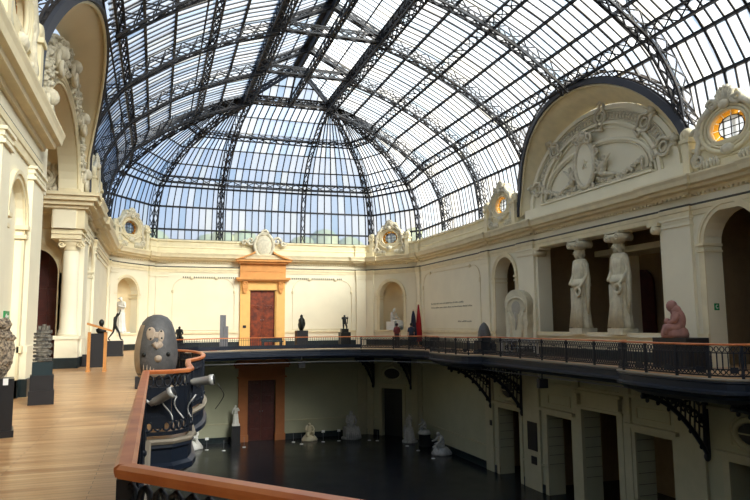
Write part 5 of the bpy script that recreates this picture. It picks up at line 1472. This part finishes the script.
visitor(16.85, 42.4, .2, 'shirt_b', 'person with dark hair and a blue-grey top next to the furled flags', {})
# wall lettering: two long lines and a short one (too small to read in the photograph)
t = thing('wall_quotation', 'dark quotation lettering on the cream wall panel right of the flags', 'wall text', tuple(FR(41, .01, 2.9)))
for nm, z, ua, ub in (('text_line', 3.03, 44.0, 39.2), ('text_line', 2.75, 44.0, 37.6), ('text_line', 1.75, 39.6, 37.6)):
    m = MB(FR); u = ua; rnd = random.Random(int(z*100))
    while u > ub:
        for c in range(rnd.randint(3, 8)):
            w = rnd.choice((.05, .07, .08)); h = rnd.choice((.06, .06, .1))
            m.box(u-w*.75, u, 0, .012, z, z+.02); m.box(u-.015, u, 0, .012, z, z+h)
            if rnd.random() < .6: m.box(u-w*.75, u, 0, .012, z+.05, z+.065)
            u -= w+.02
        u -= .07
    m.build(nm, 'ink', t)

# ------------------------------------------------------------------ outside: tree tops glimpsed through the lowest panes
for i, (x, y, h, w) in enumerate((x_, y_, h_+7, w_) for x_, y_, h_, w_ in ((-16, 92, 21, 9), (-4, 92, 19.5, 7), (10, 99, 20.5, 8), (24, 94, 20, 8), (38, 92, 21, 9), (54, 84, 20, 9))):
    t = thing('street_tree', ['leftmost', 'second from left', 'third from left', 'fourth from left', 'fifth from left', 'rightmost'][i]+' blurred green treetop behind the lowest dome panes', 'tree', (x, y, -8), 'trees outside the dome')
    m = MB(at(x, y, -8)); m.tube([(0, 0, 0), (.3, 0, h*.5), (0, 0, h*.8)], [.5, .4, .2], 8); m.build('trunk', 'bark', t)
    m = MB(at(x, y, -8)); rnd = random.Random(i)
    for q in range(26):
        a = rnd.random()*2*pi; rr = w*.6*sqrt(rnd.random()); m.ball((rr*cos(a), rr*sin(a)*.5, h*.72+rnd.uniform(-3, 3)*(1-rr/w)), rnd.uniform(1.5, 2.8), 8, 6)
    m.build('crown', 'leaf', t)

# ------------------------------------------------------------------ sky, sun, camera
w = bpy.data.worlds.new('sky'); SC.world = w; w.use_nodes = True
nt = w.node_tree; nt.nodes.clear(); L = nt.links.new
out = nt.nodes.new('ShaderNodeOutputWorld'); bg = nt.nodes.new('ShaderNodeBackground'); L(bg.outputs[0], out.inputs[0])
tc = nt.nodes.new('ShaderNodeTexCoord'); n = nt.nodes.new('ShaderNodeTexNoise'); n.inputs['Scale'].default_value = 2.6; n.inputs['Detail'].default_value = 7
L(tc.outputs['Generated'], n.inputs['Vector'])
cr = nt.nodes.new('ShaderNodeValToRGB'); cr.color_ramp.elements[0].position = .36; cr.color_ramp.elements[0].color = (.66, .79, .96, 1)
cr.color_ramp.elements[1].position = .54; cr.color_ramp.elements[1].color = (1.0, 1.0, 1.0, 1); L(n.outputs['Fac'], cr.inputs['Fac'])
sx = nt.nodes.new('ShaderNodeSeparateXYZ'); L(tc.outputs['Generated'], sx.inputs[0])
mr = nt.nodes.new('ShaderNodeMapRange'); mr.inputs['From Min'].default_value = -.3; mr.inputs['From Max'].default_value = .12; L(sx.outputs['X'], mr.inputs['Value'])
mx = nt.nodes.new('ShaderNodeMix'); mx.data_type = 'RGBA'; mx.inputs['A'].default_value = (.32, .50, .78, 1); L(cr.outputs['Color'], mx.inputs['B'])
L(mr.outputs['Result'], mx.inputs['Factor'])
L(mx.outputs['Result'], bg.inputs['Color']); bg.inputs['Strength'].default_value = 1.22

sd = bpy.data.lights.new('sun', 'SUN'); sd.energy = 22; sd.angle = radians(32); sd.color = (1, .95, .83)
so = bpy.data.objects.new('sun', sd); COL.objects.link(so)
dirv = Vector((-.38, .80, -.46)); so.rotation_euler = dirv.to_track_quat('-Z', 'Y').to_euler(); so.location = (30, -20, 40)

cam = bpy.data.cameras.new('camera'); co = bpy.data.objects.new('camera', cam); COL.objects.link(co); SC.camera = co
cam.sensor_width = 36; cam.lens = 650/750*36; cam.clip_start = .05; cam.clip_end = 500
pitch = math.atan((324.2-250)/650); ro = radians(.5); yaw = radians(18.56)
Fv = Vector((sin(yaw)*cos(pitch), cos(yaw)*cos(pitch), sin(pitch))); Rt = Vector((cos(yaw), -sin(yaw), 0)); U = Rt.cross(Fv)
R2 = Rt*cos(ro)-U*sin(ro); U2 = Rt*sin(ro)+U*cos(ro)
mw = Matrix((R2, U2, -Fv)).transposed().to_4x4(); mw.translation = Vector((0, 0, 1.65)); co.matrix_world = mw

for o in list(bpy.data.objects):
    if '_o' in o: del o['_o']
SC.view_settings.view_transform = 'Standard'; SC.view_settings.look = 'None'; SC.view_settings.gamma = 1
SC.view_settings.exposure = 0.0
SC.cycles.transparent_max_bounces = 16; SC.cycles.max_bounces = 8; SC.cycles.diffuse_bounces = 4
SC.cycles.use_denoising = True; SC.cycles.sample_clamp_indirect = 6
